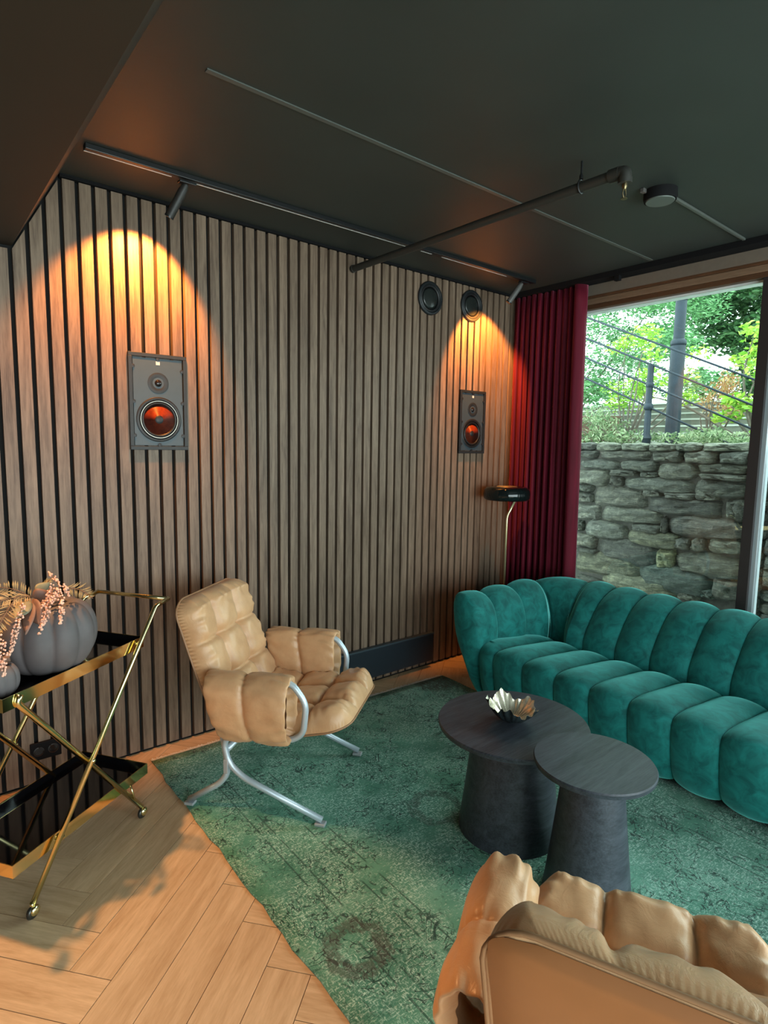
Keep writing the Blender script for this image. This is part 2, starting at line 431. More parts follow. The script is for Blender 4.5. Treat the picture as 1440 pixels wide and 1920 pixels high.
# floor: subfloor and herringbone oak planks
floor = struct('floor', MB().box(XL, XR + .1, YB, .05, -.12, -.008), M['oak'], 'pale oak herringbone parquet floor')
PW, PL_, PT = 0.136, 0.680, 0.0075
ang = math.radians(39.5); ca, sa = math.cos(ang), math.sin(ang); anc = (-0.287, -1.098)
gap = .0012
plank_me = mesh('plank', MB().box(gap, PL_ - gap, gap, PW - gap, -PT, 0), M['oak'], smooth=False)
def clip(poly, rect):
    x0, x1, y0, y1 = rect
    for ax, lim, sg in ((0, x0, 1), (0, x1, -1), (1, y0, 1), (1, y1, -1)):
        out = []
        for i in range(len(poly)):
            a, b_ = poly[i - 1], poly[i]; da = (a[ax] - lim) * sg; db = (b_[ax] - lim) * sg
            if (da >= 0) != (db >= 0):
                t = da / (da - db); out.append((a[0] + (b_[0] - a[0]) * t, a[1] + (b_[1] - a[1]) * t))
            if db >= 0: out.append(b_)
        poly = out
        if not poly: return []
    return poly
RECT = (-1.35, XR, -3.7, 0.015)
def plank(sx, ty, vert):
    if vert: M4 = (ang + PI / 2, sx + PW, ty)
    else: M4 = (ang, sx, ty)
    a2, s_, t_ = M4; c2, s2 = math.cos(a2), math.sin(a2)
    s_, t_ = s_, t_ - PW            # anchor: upper left corner of plank 0
    ox, oy = anc[0] + s_ * ca - t_ * sa, anc[1] + s_ * sa + t_ * ca
    loc = [(gap, gap), (PL_ - gap, gap), (PL_ - gap, PW - gap), (gap, PW - gap)]
    wd = [(ox + p[0] * c2 - p[1] * s2, oy + p[0] * s2 + p[1] * c2) for p in loc]
    cl = clip(wd, RECT)
    if len(cl) < 3: return
    area = abs(sum(cl[i - 1][0] * cl[i][1] - cl[i][0] * cl[i - 1][1] for i in range(len(cl)))) / 2
    if area < .002: return
    if area > PW * PL_ * .96: me = plank_me
    else:
        lc = [((p[0] - ox) * c2 + (p[1] - oy) * s2, -(p[0] - ox) * s2 + (p[1] - oy) * c2) for p in cl]
        n = len(lc); mb = MB(); mb.add([(p[0], p[1], 0) for p in lc] + [(p[0], p[1], -PT) for p in lc], [tuple(range(n)), tuple(range(2 * n - 1, n - 1, -1))] + [(i, n + i, n + (i + 1) % n, (i + 1) % n) for i in range(n)])
        me = mesh('plank', mb, M['oak'], smooth=False)
    o = bpy.data.objects.new('plank', me); COL.objects.link(o); o.parent = floor; o.location = (ox, oy, random.uniform(-.0004, 0)); o.rotation_euler = (0, 0, a2)
for j in range(-8, 9):
    for k in range(-45, 46):
        bx, by = k * PW + j * PL_, k * PW - j * PL_
        plank(bx, by, False)
        plank(bx + PL_, by + PW - PL_, True)

# slat wall
wall = struct('wall_back', MB().box(XL, XR + .1, .026, .14, -.1, H + .02), M['black_felt'], 'black felt wall backing behind vertical wooden slats')
slat_me = None
for k in range(-24, 48):
    x0 = k * PITCH + .0085; x1 = (k + 1) * PITCH - .0085
    if x1 > XR: break
    if slat_me is None:
        mb = MB().box(0, x1 - x0, 0, .025, 0.016, H - .018)
        slat_me = mesh('slat', mb, M['slat'], smooth=False)
    if (k + 1) * PITCH <= -.17: # under the lowered soffit
        o = obj('slat', MB().box(0, x1 - x0, 0, .025, .016, 2.262), M['slat'], wall)
    elif k * PITCH < -.001:
        zz = [min(2.28 + (x_ + .18) / .18 * .32 - .014, H - .018) for x_ in (x0, x1)]; w_ = x1 - x0
        mb = MB().add([(0, 0, .016), (w_, 0, .016), (w_, .025, .016), (0, .025, .016), (0, 0, zz[0]), (w_, 0, zz[1]), (w_, .025, zz[1]), (0, .025, zz[0])], [(0, 3, 2, 1), (4, 5, 6, 7), (0, 1, 5, 4), (1, 2, 6, 5), (2, 3, 7, 6), (3, 0, 4, 7)])
        o = obj('slat', mb, M['slat'], wall)
    else:
        o = bpy.data.objects.new('slat', slat_me); COL.objects.link(o); o.parent = wall
    o.location = (x0, 0, 0)
# ceiling
ceil = struct('ceiling', MB().box(XL, XR + .1, YB, .14, H, H + .12), M['ceiling'], 'dark green painted ceiling')
# soffit: lowered part at the left with a sloping side
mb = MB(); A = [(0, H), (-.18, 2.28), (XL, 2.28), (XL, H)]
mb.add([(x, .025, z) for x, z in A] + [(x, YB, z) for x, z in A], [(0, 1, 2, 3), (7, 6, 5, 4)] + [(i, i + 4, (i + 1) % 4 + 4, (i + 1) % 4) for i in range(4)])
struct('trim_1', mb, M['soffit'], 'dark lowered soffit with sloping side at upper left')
struct('trim_2', MB().box(.19, 2.86, -1.059, -1.041, H - .004, H), M['ceiling_strip'], 'thin pale joint strip running along the dark ceiling')
struct('trim_3', MB().box(0.0, XR, -.004, .0235, H - .014, H), M['black_matt'], 'black shadow line above the slats')
struct('wall_left', MB().box(XL - .12, XL, YB, .14, -.1, H + .1), M['wall_paint'], 'dark painted wall out of view on the left')

# window wall
struct('trim_4', MB().box(XR, XR + .30, YB, .14, 2.505, H + .1), M['plaster'], 'beige plaster strip above the window')
win = bpy.data.objects.new('window_1', None); COL.objects.link(win); win.location = (XR, -1.6, 0); win['kind'] = 'structure'; win['label'] = 'tall brown framed window looking onto the stone wall'
X0 = XR + .01
obj('frame', MB().box(X0 - .01, X0 + .09, -4.88, -.05, 2.490, 2.506), M['frame_wood'], win, world=True, bevel=.002, label='dark brown top ledge of the frame')
obj('frame', MB().box(X0, X0 + .11, -4.88, -.05, 2.452, 2.490), M['frame_wood_light'], win, world=True, bevel=.004, label='paler brown top rail')
obj('frame', MB().box(X0 + .005, X0 + .12, -4.88, -.05, 2.423, 2.452), M['frame_wood'], win, world=True, bevel=.003, label='dark brown lower rail')
obj('reveal', MB().box(X0 + .05, X0 + .13, -4.88, -.05, 2.411, 2.423), M['white_trim'], win, world=True, label='thin white outer reveal')
obj('frame', MB().box(X0, X0 + .12, -.11, -.05, 0, 2.423), M['frame_wood'], win, world=True, bevel=.003)
obj('sill', MB().box(X0 - .01, X0 + .14, -4.88, -.05, 0.0, .06), M['frame_wood'], win, world=True, bevel=.003)
obj('mullion', MB().box(X0 + .005, X0 + .03, -1.642, -1.588, .06, 2.423), M['mullion_dark'], win, world=True, bevel=.002)
obj('mullion', MB().box(X0 + .03, X0 + .10, -1.663, -1.605, .06, 2.423), M['mullion_alu'], win, world=True, bevel=.002, label='pale grey aluminium outer mullion')
obj('mullion', MB().box(X0, X0 + .08, -3.70, -3.62, .06, 2.423), M['mullion_dark'], win, world=True, bevel=.002)
for y0, y1 in ((-1.60, -.11), (-3.62, -1.66), (-4.88, -3.70)):
    obj('pane', MB().box(X0 + .055, X0 + .061, y0, y1, .06, 2.412), M['glass'], win, world=True)
struct('wall_right', MB().box(XR, XR + .15, -.05, .14, -.1, 2.505), M['plaster'], 'plaster wall ends beside the window')
# unseen rear wall; its wide opening is added to let in fill daylight
struct('wall_front', MB().box(XL, -1.7, YB - .12, YB, -.1, H + .1).box(2.9, XR + .15, YB - .12, YB, -.1, H + .1).box(-1.7, 2.9, YB - .12, YB, 2.15, H + .1).box(-1.7, 2.9, YB - .12, YB, -.1, .15), M['wall_paint'], 'rear wall out of view behind the camera')
# curtain rail strip at ceiling with bracket
cr = thing('curtain_rail', 'black curtain rail along the ceiling above the window', 'curtain rail', (2.93, -1.5, H))
obj('rail', MB().box(2.88, 2.985, -4.85, -.02, 2.567, 2.5995), M['black_matt'], cr, world=True, bevel=.002)
obj('bracket', MB().box(2.885, 2.915, -.84, -.805, 2.535, 2.567), M['black_matt'], cr, world=True, bevel=.003)

# ================================================================== curtain
def curtain():
    t = thing('curtain', 'pleated burgundy velvet curtain hanging beside the window', 'curtain', (2.92, -.33, 0))
    ys = []; n = 420
    def fn(u, v):
        z = .015 + u * 2.55
        amp = (.020 + .008 * (1 - u)) * (1 + .45 * math.sin(7.3 * v) * math.cos(17 * v)); ph = 10.5 * 2 * PI
        if v < .86:
            w = v / .86; y = -.03 - .485 * w
            x = 2.925 + amp * math.sin(ph * w + .5 * math.sin(5 * w) + .15 * math.sin(3 * u)) - .008 * math.sin(2 * PI * w)
            y += .006 * math.cos(2 * ph * w)
        else:   # last, wider fold at the window side
            w = (v - .86) / .14; y = -.515 - .070 * w
            x = 2.925 - .045 * math.sin(PI * min(1, w * 1.05)) ** .7 + .01 * math.sin(ph + .5 * math.sin(5)) * (1 - w)
            if w > .97: x += .03 * (w - .97) / .03
        y -= .025 * (1 - u) * v
        return (x, y, z)
    mb = MB().grid(fn, 24, n)
    o = obj('drape', mb, M['velvet_red'], t, smooth=True, world=True)
    md = o.modifiers.new('thick', 'SOLIDIFY'); md.thickness = .003
    return t
curtain()

# ================================================================== ceiling fixtures
tr = thing('light_track', 'black ceiling track running along the slat wall', 'light track', (1.3, -.33, H))
obj('track', MB().box(0.02, 2.72, -.350, -.315, 2.579, 2.5995), M['track'], tr, world=True, bevel=.002)
obj('slot_line', MB().box(0.02, .345, -.326, -.320, 2.5778, 2.5788).box(.42, 1.66, -.326, -.320, 2.5778, 2.5788).box(1.72, 1.80, -.326, -.320, 2.5778, 2.5788).box(1.88, 2.45, -.326, -.320, 2.5778, 2.5788), M['glint_line'], tr, world=True, label='thin pale strip painted as the reflection along the track slot')
def spotlamp(x, tip, label, mat):
    t = thing('track_spotlight', label, 'spotlight', (x, -.333, 2.572), 0, 'track spotlights')
    obj('adapter', MB().box(x - .035, x + .035, -.348, -.318, 2.562, 2.5715), M['track'], t, world=True, bevel=.002)
    a = Vector((x, -.322, 2.566)); b_ = Vector(tip); d = (b_ - a)
    obj('lamp_body', MB().tube([a, a + d * .2, a + d * .97], [.011, .0185, .0185], 20), mat, t, smooth=True, world=True, angle=40)
    obj('snoot', MB().tube([a + d * .95, b_], [.0192, .0192], 20), M['track'], t, smooth=True, world=True, angle=40)
spotlamp(.405, (.352, -.262, 2.440), 'cylindrical dark spotlight over the left wall speaker', M['lamp_dark'])
spotlamp(2.61, (2.555, -.262, 2.445), 'small cylindrical spotlight beside the burgundy curtain', M['lamp_grey'])

def sprinkler():
    t = thing('sprinkler_pipe', 'dark painted sprinkler pipe hanging below the ceiling', 'pipe', (1.5, -.8, 2.5))
    z = 2.505
    obj('pipe', MB().tube([(1.487, -.002, z), (1.497, -.5, z), (1.51, -1.60, z)], .0185, 16), M['pipe'], t, smooth=True, world=True, angle=40)
    obj('end_cap', MB().tube([(1.487, -.001, z), (1.487, -.02, z)], .021, 16), M['pipe'], t, smooth=True, world=True, angle=40)
    obj('elbow', MB().tube([(1.51, -1.575, z), (1.51, -1.615, z)], .024, 16).tube(smooth_path([(1.51, -1.60, z), (1.511, -1.635, z), (1.511, -1.635, z - .03)], .02), .022, 16).tube([(1.511, -1.635, z - .022), (1.511, -1.635, z - .042)], .0245, 16), M['pipe'], t, smooth=True, world=True, angle=40)
    hd = obj('sprinkler_head', MB().lathe([(.009, 0), (.010, -.012), (.006, -.018), (.006, -.022)], 12, (1.511, -1.635, z - .042)).tube([(1.503, -1.635, z - .062), (1.500, -1.635, z - .078), (1.508, -1.635, z - .092)], .0022, 6).tube([(1.519, -1.635, z - .062), (1.522, -1.635, z - .078), (1.514, -1.635, z - .092)], .0022, 6).lathe([(.004, -.05), (.012, -.051), (.012, -.0525), (.003, -.053)], 12, (1.511, -1.635, z - .042)), M['brass_dull'], t, smooth=True, world=True, angle=40)
    obj('hanger', MB().tube([(1.509, -1.455, z + .095), (1.509, -1.455, z + .035)], .004, 8).tube([(1.509 + .02 * math.cos(a), -1.455, z + .003 + .024 * math.sin(a)) for a in [2 * PI * k / 18 for k in range(18)]], .0035, 6, closed=True).lathe([(.008, .03), (.008, .04), (.004, .05)], 10, (1.509, -1.455, z)), M['track'], t, smooth=True, world=True, angle=40)
sprinkler()
det = thing('ceiling_detector', 'round black detector with grey face on the ceiling', 'detector', (1.985, -1.527, H))
obj('housing', MB().lathe([(.066, -.0005), (.067, -.03), (.064, -.042)], 40, (1.985, -1.527, H)), M['black_matt'], det, smooth=True, world=True, angle=30)
obj('face', MB().lathe([(.058, -.0415), (.056, -.046), (.001, -.047)], 40, (1.985, -1.527, H)), M['detector_face'], det, smooth=True, world=True, angle=30)
obj('lug', MB().box(1.90, 1.925, -1.498, -1.480, H - .018, H - .0005), M['lamp_grey'], det, world=True, bevel=.003)
cdt = obj('cable_conduit', MB().box(2.045, 2.862, -1.545, -1.529, H - .012, H - .0005), M['ceiling_strip'], bevel=.003)
tag(cdt, 'straight cable conduit from the round detector to the window', 'conduit')

# ================================================================== wall speakers
def wall_speaker(x0, x1, z0, z1, label):
    cx, cz = (x0 + x1) / 2, (z0 + z1) / 2; w, h = x1 - x0, z1 - z0
    t = thing('wall_speaker', label, 'speaker', (cx, 0, cz), 0, 'rectangular wall speakers')
    a, b_ = w / 2, h / 2; f = .017
    mb = MB().box(-a, a, -.014, -.001, b_ - f, b_).box(-a, a, -.014, -.001, -b_, -b_ + f).box(-a, -a + f, -.014, -.001, -b_ + f, b_ - f).box(a - f, a, -.014, -.001, -b_ + f, b_ - f)
    obj('frame', mb, M['speaker_black'], t, bevel=.0015)
    obj('baffle', MB().box(-a + f + .003, a - f - .003, -.008, -.001, -b_ + f + .003, b_ - f - .003), M['speaker_panel'], t, bevel=.0015)
    for (px, pz) in ((0, b_ - f - .006), (0, -b_ + f + .006), (-a + f + .004, b_ * .72), (a - f - .004, b_ * .68), (-a + f + .004, .0), (a - f - .004, 0.0), (-a + f + .004, -b_ * .70), (a - f - .004, -b_ * .70)):
        obj('clip', MB().lathe([(.0085, .007), (.0085, .0125), (.004, .0135)], 14, (px, 0, pz), 'y'), M['rubber'], t, smooth=True, angle=30)
    tz = b_ * .40
    obj('tweeter_plate', MB().lathe([(.048, .0075), (.048, .0095), (.044, .0105), (.030, .0100), (.016, .004)], 36, (0, 0, tz), 'y'), M['speaker_black'], t, smooth=True, angle=40)
    obj('tweeter', MB().lathe([(.018, .0045), (.016, .009), (.011, .0135), (.005, .0155), (.0005, .016)], 24, (0, 0, tz), 'y'), M['dome'], t, smooth=True)
    wz = -b_ * .36; R_ = w * .355
    obj('woofer_ring', MB().lathe([(R_ * 1.10, .0075), (R_ * 1.10, .010), (R_ * 1.04, .013), (R_ * .97, .0125), (R_ * .93, .009)], 48, (0, 0, wz), 'y', close=False), M['rubber'], t, smooth=True, angle=50)
    obj('trim_ring', MB().lathe([(R_ * .93, .009), (R_ * .915, .0145), (R_ * .885, .0145), (R_ * .87, .008)], 48, (0, 0, wz), 'y', close=False), M['chrome_ring'], t, smooth=True, angle=50)
    obj('surround', MB().lathe([(R_ * .87, .008), (R_ * .83, .013), (R_ * .78, .0125), (R_ * .74, .008)], 48, (0, 0, wz), 'y', close=False), M['rubber'], t, smooth=True)
    cn = obj('cone', MB().lathe([(R_ * .745, .0085), (R_ * .55, .0055), (R_ * .30, .0025), (R_ * .26, .002), (R_ * .001, .0018)], 48, (0, 0, wz), 'y'), M['cone'], t, smooth=True, label='red-brown fibre cone')
    obj('dust_cap', MB().lathe([(R_ * .27, .0022), (R_ * .22, .008), (R_ * .12, .0115), (R_ * .002, .0125)], 28, (0, 0, wz), 'y'), M['speaker_black'], cn, smooth=True)
    obj('badge', MB().box(-.009, .009, -.0095, -.0078, b_ - f - .033, b_ - f - .016), M['badge'], t, bevel=.0008, label='small pale square badge')
    return t
wall_speaker(.242, .508, 1.472, 1.912, 'black rectangular wall speaker with red cone under the left spotlight, the nearer one')
wall_speaker(2.396, 2.654, 1.462, 1.894, 'far black rectangular wall speaker with red cone, near the burgundy curtain')
def round_speaker(x, z, label):
    t = thing('round_wall_speaker', label, 'speaker', (x, 0, z), 0, 'round wall speakers')
    R_ = .104
    obj('rim', MB().lathe([(R_, .001), (R_, .010), (R_ * .95, .016), (R_ * .86, .016), (R_ * .80, .008)], 48, (0, 0, 0), 'y', close=False), M['speaker_black'], t, smooth=True, angle=50)
    obj('surround', MB().lathe([(R_ * .81, .008), (R_ * .76, .013), (R_ * .69, .012), (R_ * .66, .005)], 48, (0, 0, 0), 'y', close=False), M['rubber'], t, smooth=True)
    obj('cone', MB().lathe([(R_ * .67, .005), (R_ * .5, .009), (R_ * .3, .013), (R_ * .1, .015), (.0005, .0155)], 48, (0, 0, 0), 'y'), M['sub_cone'], t, smooth=True)
round_speaker(2.098, 2.443, 'round black wall speaker under the ceiling, further left of the two')
round_speaker(2.483, 2.455, 'round black wall speaker directly above the far rectangular speaker')
# heater panel
ht = thing('panel_heater', 'long flat blue-black panel heater low on the slat wall', 'heater', (1.66, 0, .143))
obj('panel', MB().box(1.14, 2.178, -.034, -.012, .048, .236), M['heater'], ht, world=True, bevel=.003)
obj('top_rail', MB().box(1.136, 2.182, -.038, -.004, .234, .246), M['speaker_panel'], ht, world=True, bevel=.002)
obj('bracket', MB().box(1.3, 1.34, -.014, -.001, .06, .22), M['black_metal'], ht, world=True)
obj('bracket', MB().box(1.98, 2.02, -.014, -.001, .06, .22), M['black_metal'], ht, world=True)
sk = thing('wall_socket', 'black double socket set low in the slats behind the cart', 'socket', (-.15, 0, .155))
obj('plate', MB().box(-.215, -.095, -.012, -.0005, .118, .198), M['black_matt'], sk, world=True, bevel=.003)
for dx in (-.183, -.127): obj('outlet', MB().lathe([(.021, .0115), (.021, .014), (.017, .0145), (.016, .0125), (.0005, .0125)], 20, (dx, 0, .158), 'y'), M['dome'], sk, smooth=True, world=True, angle=40)

# ================================================================== rug
rg = thing('rug', 'worn green vintage rug with a faded dark floral border', 'rug', (1.18, -.15, 0))
def rugfn(u, v):
    xl = .262 - .017 * v * 1.0; xr = 2.107; y0 = -.109 + (-.193 + .109) * u; y1 = -3.45
    x = xl + (xr - xl) * u; y = y0 + (y1 - y0) * v
    if u == 0: x += .004 * math.sin(v * 60) + .003 * math.sin(v * 173)
    if u == 1: x += .004 * math.sin(v * 55)
    return (x, y, .0075 + .0006 * math.sin(u * 40 + v * 31))
mb = MB().grid(rugfn, 24, 48)
o = obj('pile', mb, M['rug'], rg, smooth=True, world=True)
md = o.modifiers.new('thick', 'SOLIDIFY'); md.thickness = .006; md.offset = -1
mb = MB(); n = 260
for i in range(n):
    u = (i + .5) / n; x = .262 + 1.845 * u; y = -.109 - .084 * u; l = random.uniform(.020, .032); dx = random.uniform(-.003, .003)
    mb.add([(x - .0033, y - .004, .0085), (x + .0033, y - .004, .0085), (x + .003 + dx, y + l, .001), (x - .003 + dx, y + l, .001)], [(0, 1, 2, 3)])
mb.add([(.262, -.117, .0092), (2.107, -.201, .0092), (2.107, -.176, .0030), (.262, -.092, .0030)], [(0, 1, 2, 3)])
fr = obj('fringe', mb, M['fringe'], rg, world=True, recalc=False, kind='stuff')

# ================================================================== tables
def cone_table(cx, cy, h, rt, rb, rc, label):
    t = thing('round_side_table', label, 'table', (cx, cy, .0085), 0, 'black side tables')
    h -= .0085
    obj('tabletop', MB().lathe([(rt - .012, h - .024), (rt - .002, h - .018), (rt, h - .005), (rt - .003, h), (rt * .5, h), (.001, h)], 96), M['table'], t, smooth=True, angle=25)
    ped = []
    for i in range(13): 
        q = i / 12; ped.append((rb + (rc - rb) * (q ** .92), (h - .0235) * q))
    obj('pedestal', MB().lathe(ped, 64), M['table'], t, smooth=True, angle=40)
    return t
cone_table(1.222, -1.462, .447, .290, .197, .150, 'lower, wider round black table holding the gold bowl')
cone_table(1.146, -1.858, .487, .195, .146, .095, 'taller, smaller round black table overlapping its neighbour')
# bowl
def bowl():
    t = thing('scalloped_bowl', 'crinkled leaf-edged bowl, pale gold inside and dark outside, on the wide black table', 'bowl', (1.222, -1.458, .4472)); K_ = .93
    def shape(u, v, off):
        th = 2 * PI * v; r = .020 + .090 * u ** .8
        lob = .5 + .5 * math.cos(5 * th + .6)
        z = .006 + .058 * u ** 1.5 + u ** 2 * (.030 * lob - .010) + u ** 3 * .006 * math.sin(17 * th + 1) + .0014 * u * math.sin(34 * th)
        r *= 1 - .13 * (1 - lob) * u ** 2; r += u ** 3 * .004 * math.sin(23 * th + 2)
        tilt = 1 + .18 * math.cos(th - 2.4) * u
        return (K_ * r * math.cos(th), K_ * r * math.sin(th), K_ * z * tilt + off)
    obj('inside', MB().grid(lambda u, v: shape(u, v, .0022), 20, 150, True), M['bowl_in'], t, smooth=True, label='pale gold inner glaze', recalc=False)
    obj('shell', MB().grid(lambda u, v: shape(u, v, 0.0), 20, 150, True).lathe([(.026, 0), (.024, .007), (.001, .008)], 30), M['bowl_out'], t, smooth=True, label='dark outer glaze', recalc=False)
bowl()

# ================================================================== armchairs
def cushion(path, hw, T, cols, rows, r0, r1, back_t=.012, Nt=84, Ns=84, seed=0, edge=.055, wr=1.0, side_in=0.0):
    P = catmull([(a, 0, b) for a, b in path], 12); L = [0]
    for i in range(1, len(P)): L.append(L[-1] + (P[i] - P[i - 1]).length)
    tot = L[-1]
    def at(t):
        s_ = t * tot; i = 1
        while i < len(L) - 1 and L[i] < s_: i += 1
        f = (s_ - L[i - 1]) / max(1e-9, L[i] - L[i - 1]); p = P[i - 1].lerp(P[i], f)
        a = P[max(i - 2, 0)]; b_ = P[min(i + 1, len(P) - 1)]; tg = (b_ - a).normalized()
        return p, Vector((-tg.z, 0, tg.x))
    def half(t):
        d0, d1 = t * tot, (1 - t) * tot; h = hw
        if d0 < r0: h = min(h, hw - r0 + math.sqrt(max(0, r0 * r0 - (r0 - d0) ** 2)))
        if d1 < r1: h = min(h, hw - r1 + math.sqrt(max(0, r1 * r1 - (r1 - d1) ** 2)))
        return h
    cache = {}
    def front(i, j, sgn):
        tt = .5 - .5 * math.cos(PI * i); t = .35 * tt + .65 * i
        s0 = 2 * j - 1; s_ = .35 * math.sin(s0 * PI / 2) + .65 * s0
        if t not in cache: cache[t] = (*at(t), half(t))
        p, N, h = cache[t]
        v = s_ * h; dt = t * tot; de = min(dt, tot - dt, h - abs(v))
        de = max(0, de); E = math.sqrt(max(0, 1 - (1 - min(1, de / edge)) ** 2))
        if sgn < 0: return tuple(p - N * back_t * E + Vector((0, v, 0)))
        sv = v / hw
        ds = min([abs(sv - c) for c in cols]) * hw if cols else 1; dr = min([abs(t - r) for r in rows]) * tot if rows else 1
        fs = 1 - .36 * math.exp(-ds / .013) - .10 * math.exp(-ds / .04); fr_ = 1 - .26 * math.exp(-dr / .011) - .08 * math.exp(-dr / .04); 
        tuft = math.exp(-(ds * ds + dr * dr) / .0006) * .16
        pa = v * 95 + 2.2 * vnoise(v * 22, dt * 22, seed); pb = dt * 95 + 2.2 * vnoise(dt * 20, v * 24, seed + 3)
        wrk = wr * (.0035 * math.exp(-ds / .030) * math.sin(pb) * vnoise(dt * 9, v * 8, seed) + .0035 * math.exp(-dr / .026) * math.sin(pa) * vnoise(v * 9, dt * 7, seed + 5))
        wrk += wr * .0036 * math.exp(-((de - .03) / .022) ** 2) * math.sin((v if (min(dt, tot - dt) < h - abs(v)) else dt) * 130 + 3 * vnoise(v * 14, dt * 14, seed))
        wrk += wr * .003 * vnoise(v * 26 + seed, dt * 24)
        hh = T * E * (fs * fr_ - tuft) + wrk * E
        return tuple(p + N * hh + Vector((0, v, 0)))
    mb = MB(); mb.grid(lambda i, j: front(i, j, 1), Nt, Ns); mb.grid(lambda i, j: front(i, j, -1), Nt // 2, Ns // 2)
    # piping along the border
    bd = []
    K = 26
    for k in range(K + 1):
        t = k / K; t = .5 - .5 * math.cos(PI * t); bd.append((t, 1))
    pts = []
    for t, sg in bd: p, N = at(t); pts.append(p + Vector((0, half(t), 0)))
    p1, N = at(1.0); 
    for k in range(K, -1, -1):
        t = bd[k][0]; p, N = at(t); pts.append(p - Vector((0, half(t), 0)))
    return mb, pts
def sleeve(v0, sgn, seed):
    lean = .30
    """padded leather sleeve wrapped round the arm tube"""
    u0, u1 = -.155, .172; zc, hz, hv = .470, .140, .078
    def fn(a, b_):
        th = 2 * PI * b_
        c, s_ = math.cos(th), math.sin(th)
        # a: 0 inside rear .. 1 inside front
        if a < .06: q = a / .06; u = u0 + .035 * (1 - q); sc = .45 + .33 * q; uu = 0
        elif a > .94: q = (1 - a) / .06; u = u1 - .035 * (1 - q); sc = .42 + .34 * q; uu = 1
        else:
            uu = (a - .06) / .88; u = u0 + (u1 - u0) * uu
            e = min(uu, 1 - uu) * (u1 - u0); sc = .78 + .22 * math.sqrt(max(0, 1 - (1 - min(1, e / .07)) ** 2))
            dm = abs(uu - .47) * (u1 - u0); sc -= .20 * math.exp(-dm / .012) + .05 * math.exp(-dm / .04)
        sy = hv * sc * (abs(c) ** .75) * (1 if c > 0 else -1)
        sz = hz * (.52 + .48 * sc) * (abs(s_) ** .82) * (1 if s_ > 0 else -1)
        en = math.exp(-uu * (u1 - u0) / .05) * .7 + math.exp(-(1 - uu) * (u1 - u0) / .045)
        wv = .0060 * en * math.sin(th * 13 + 3 * vnoise(uu * 4, th, seed)) + .0022 * math.exp(-abs(uu - .47) * .36 / .03) * math.sin(th * 22 + seed) + .003 * vnoise(uu * 7, th * 3, seed)
        k = 1 + wv / .09
        zz = zc + sz * (1 + wv / .14) - .012 * (1 - uu)
        return (u + .004 * vnoise(th * 2, seed) - lean * (zz - zc) * (1 - uu), v0 + sy * k + sgn * .010 * math.sin(PI * (zz - .33) / .28), zz)
    return MB().grid(fn, 96, 96, True)
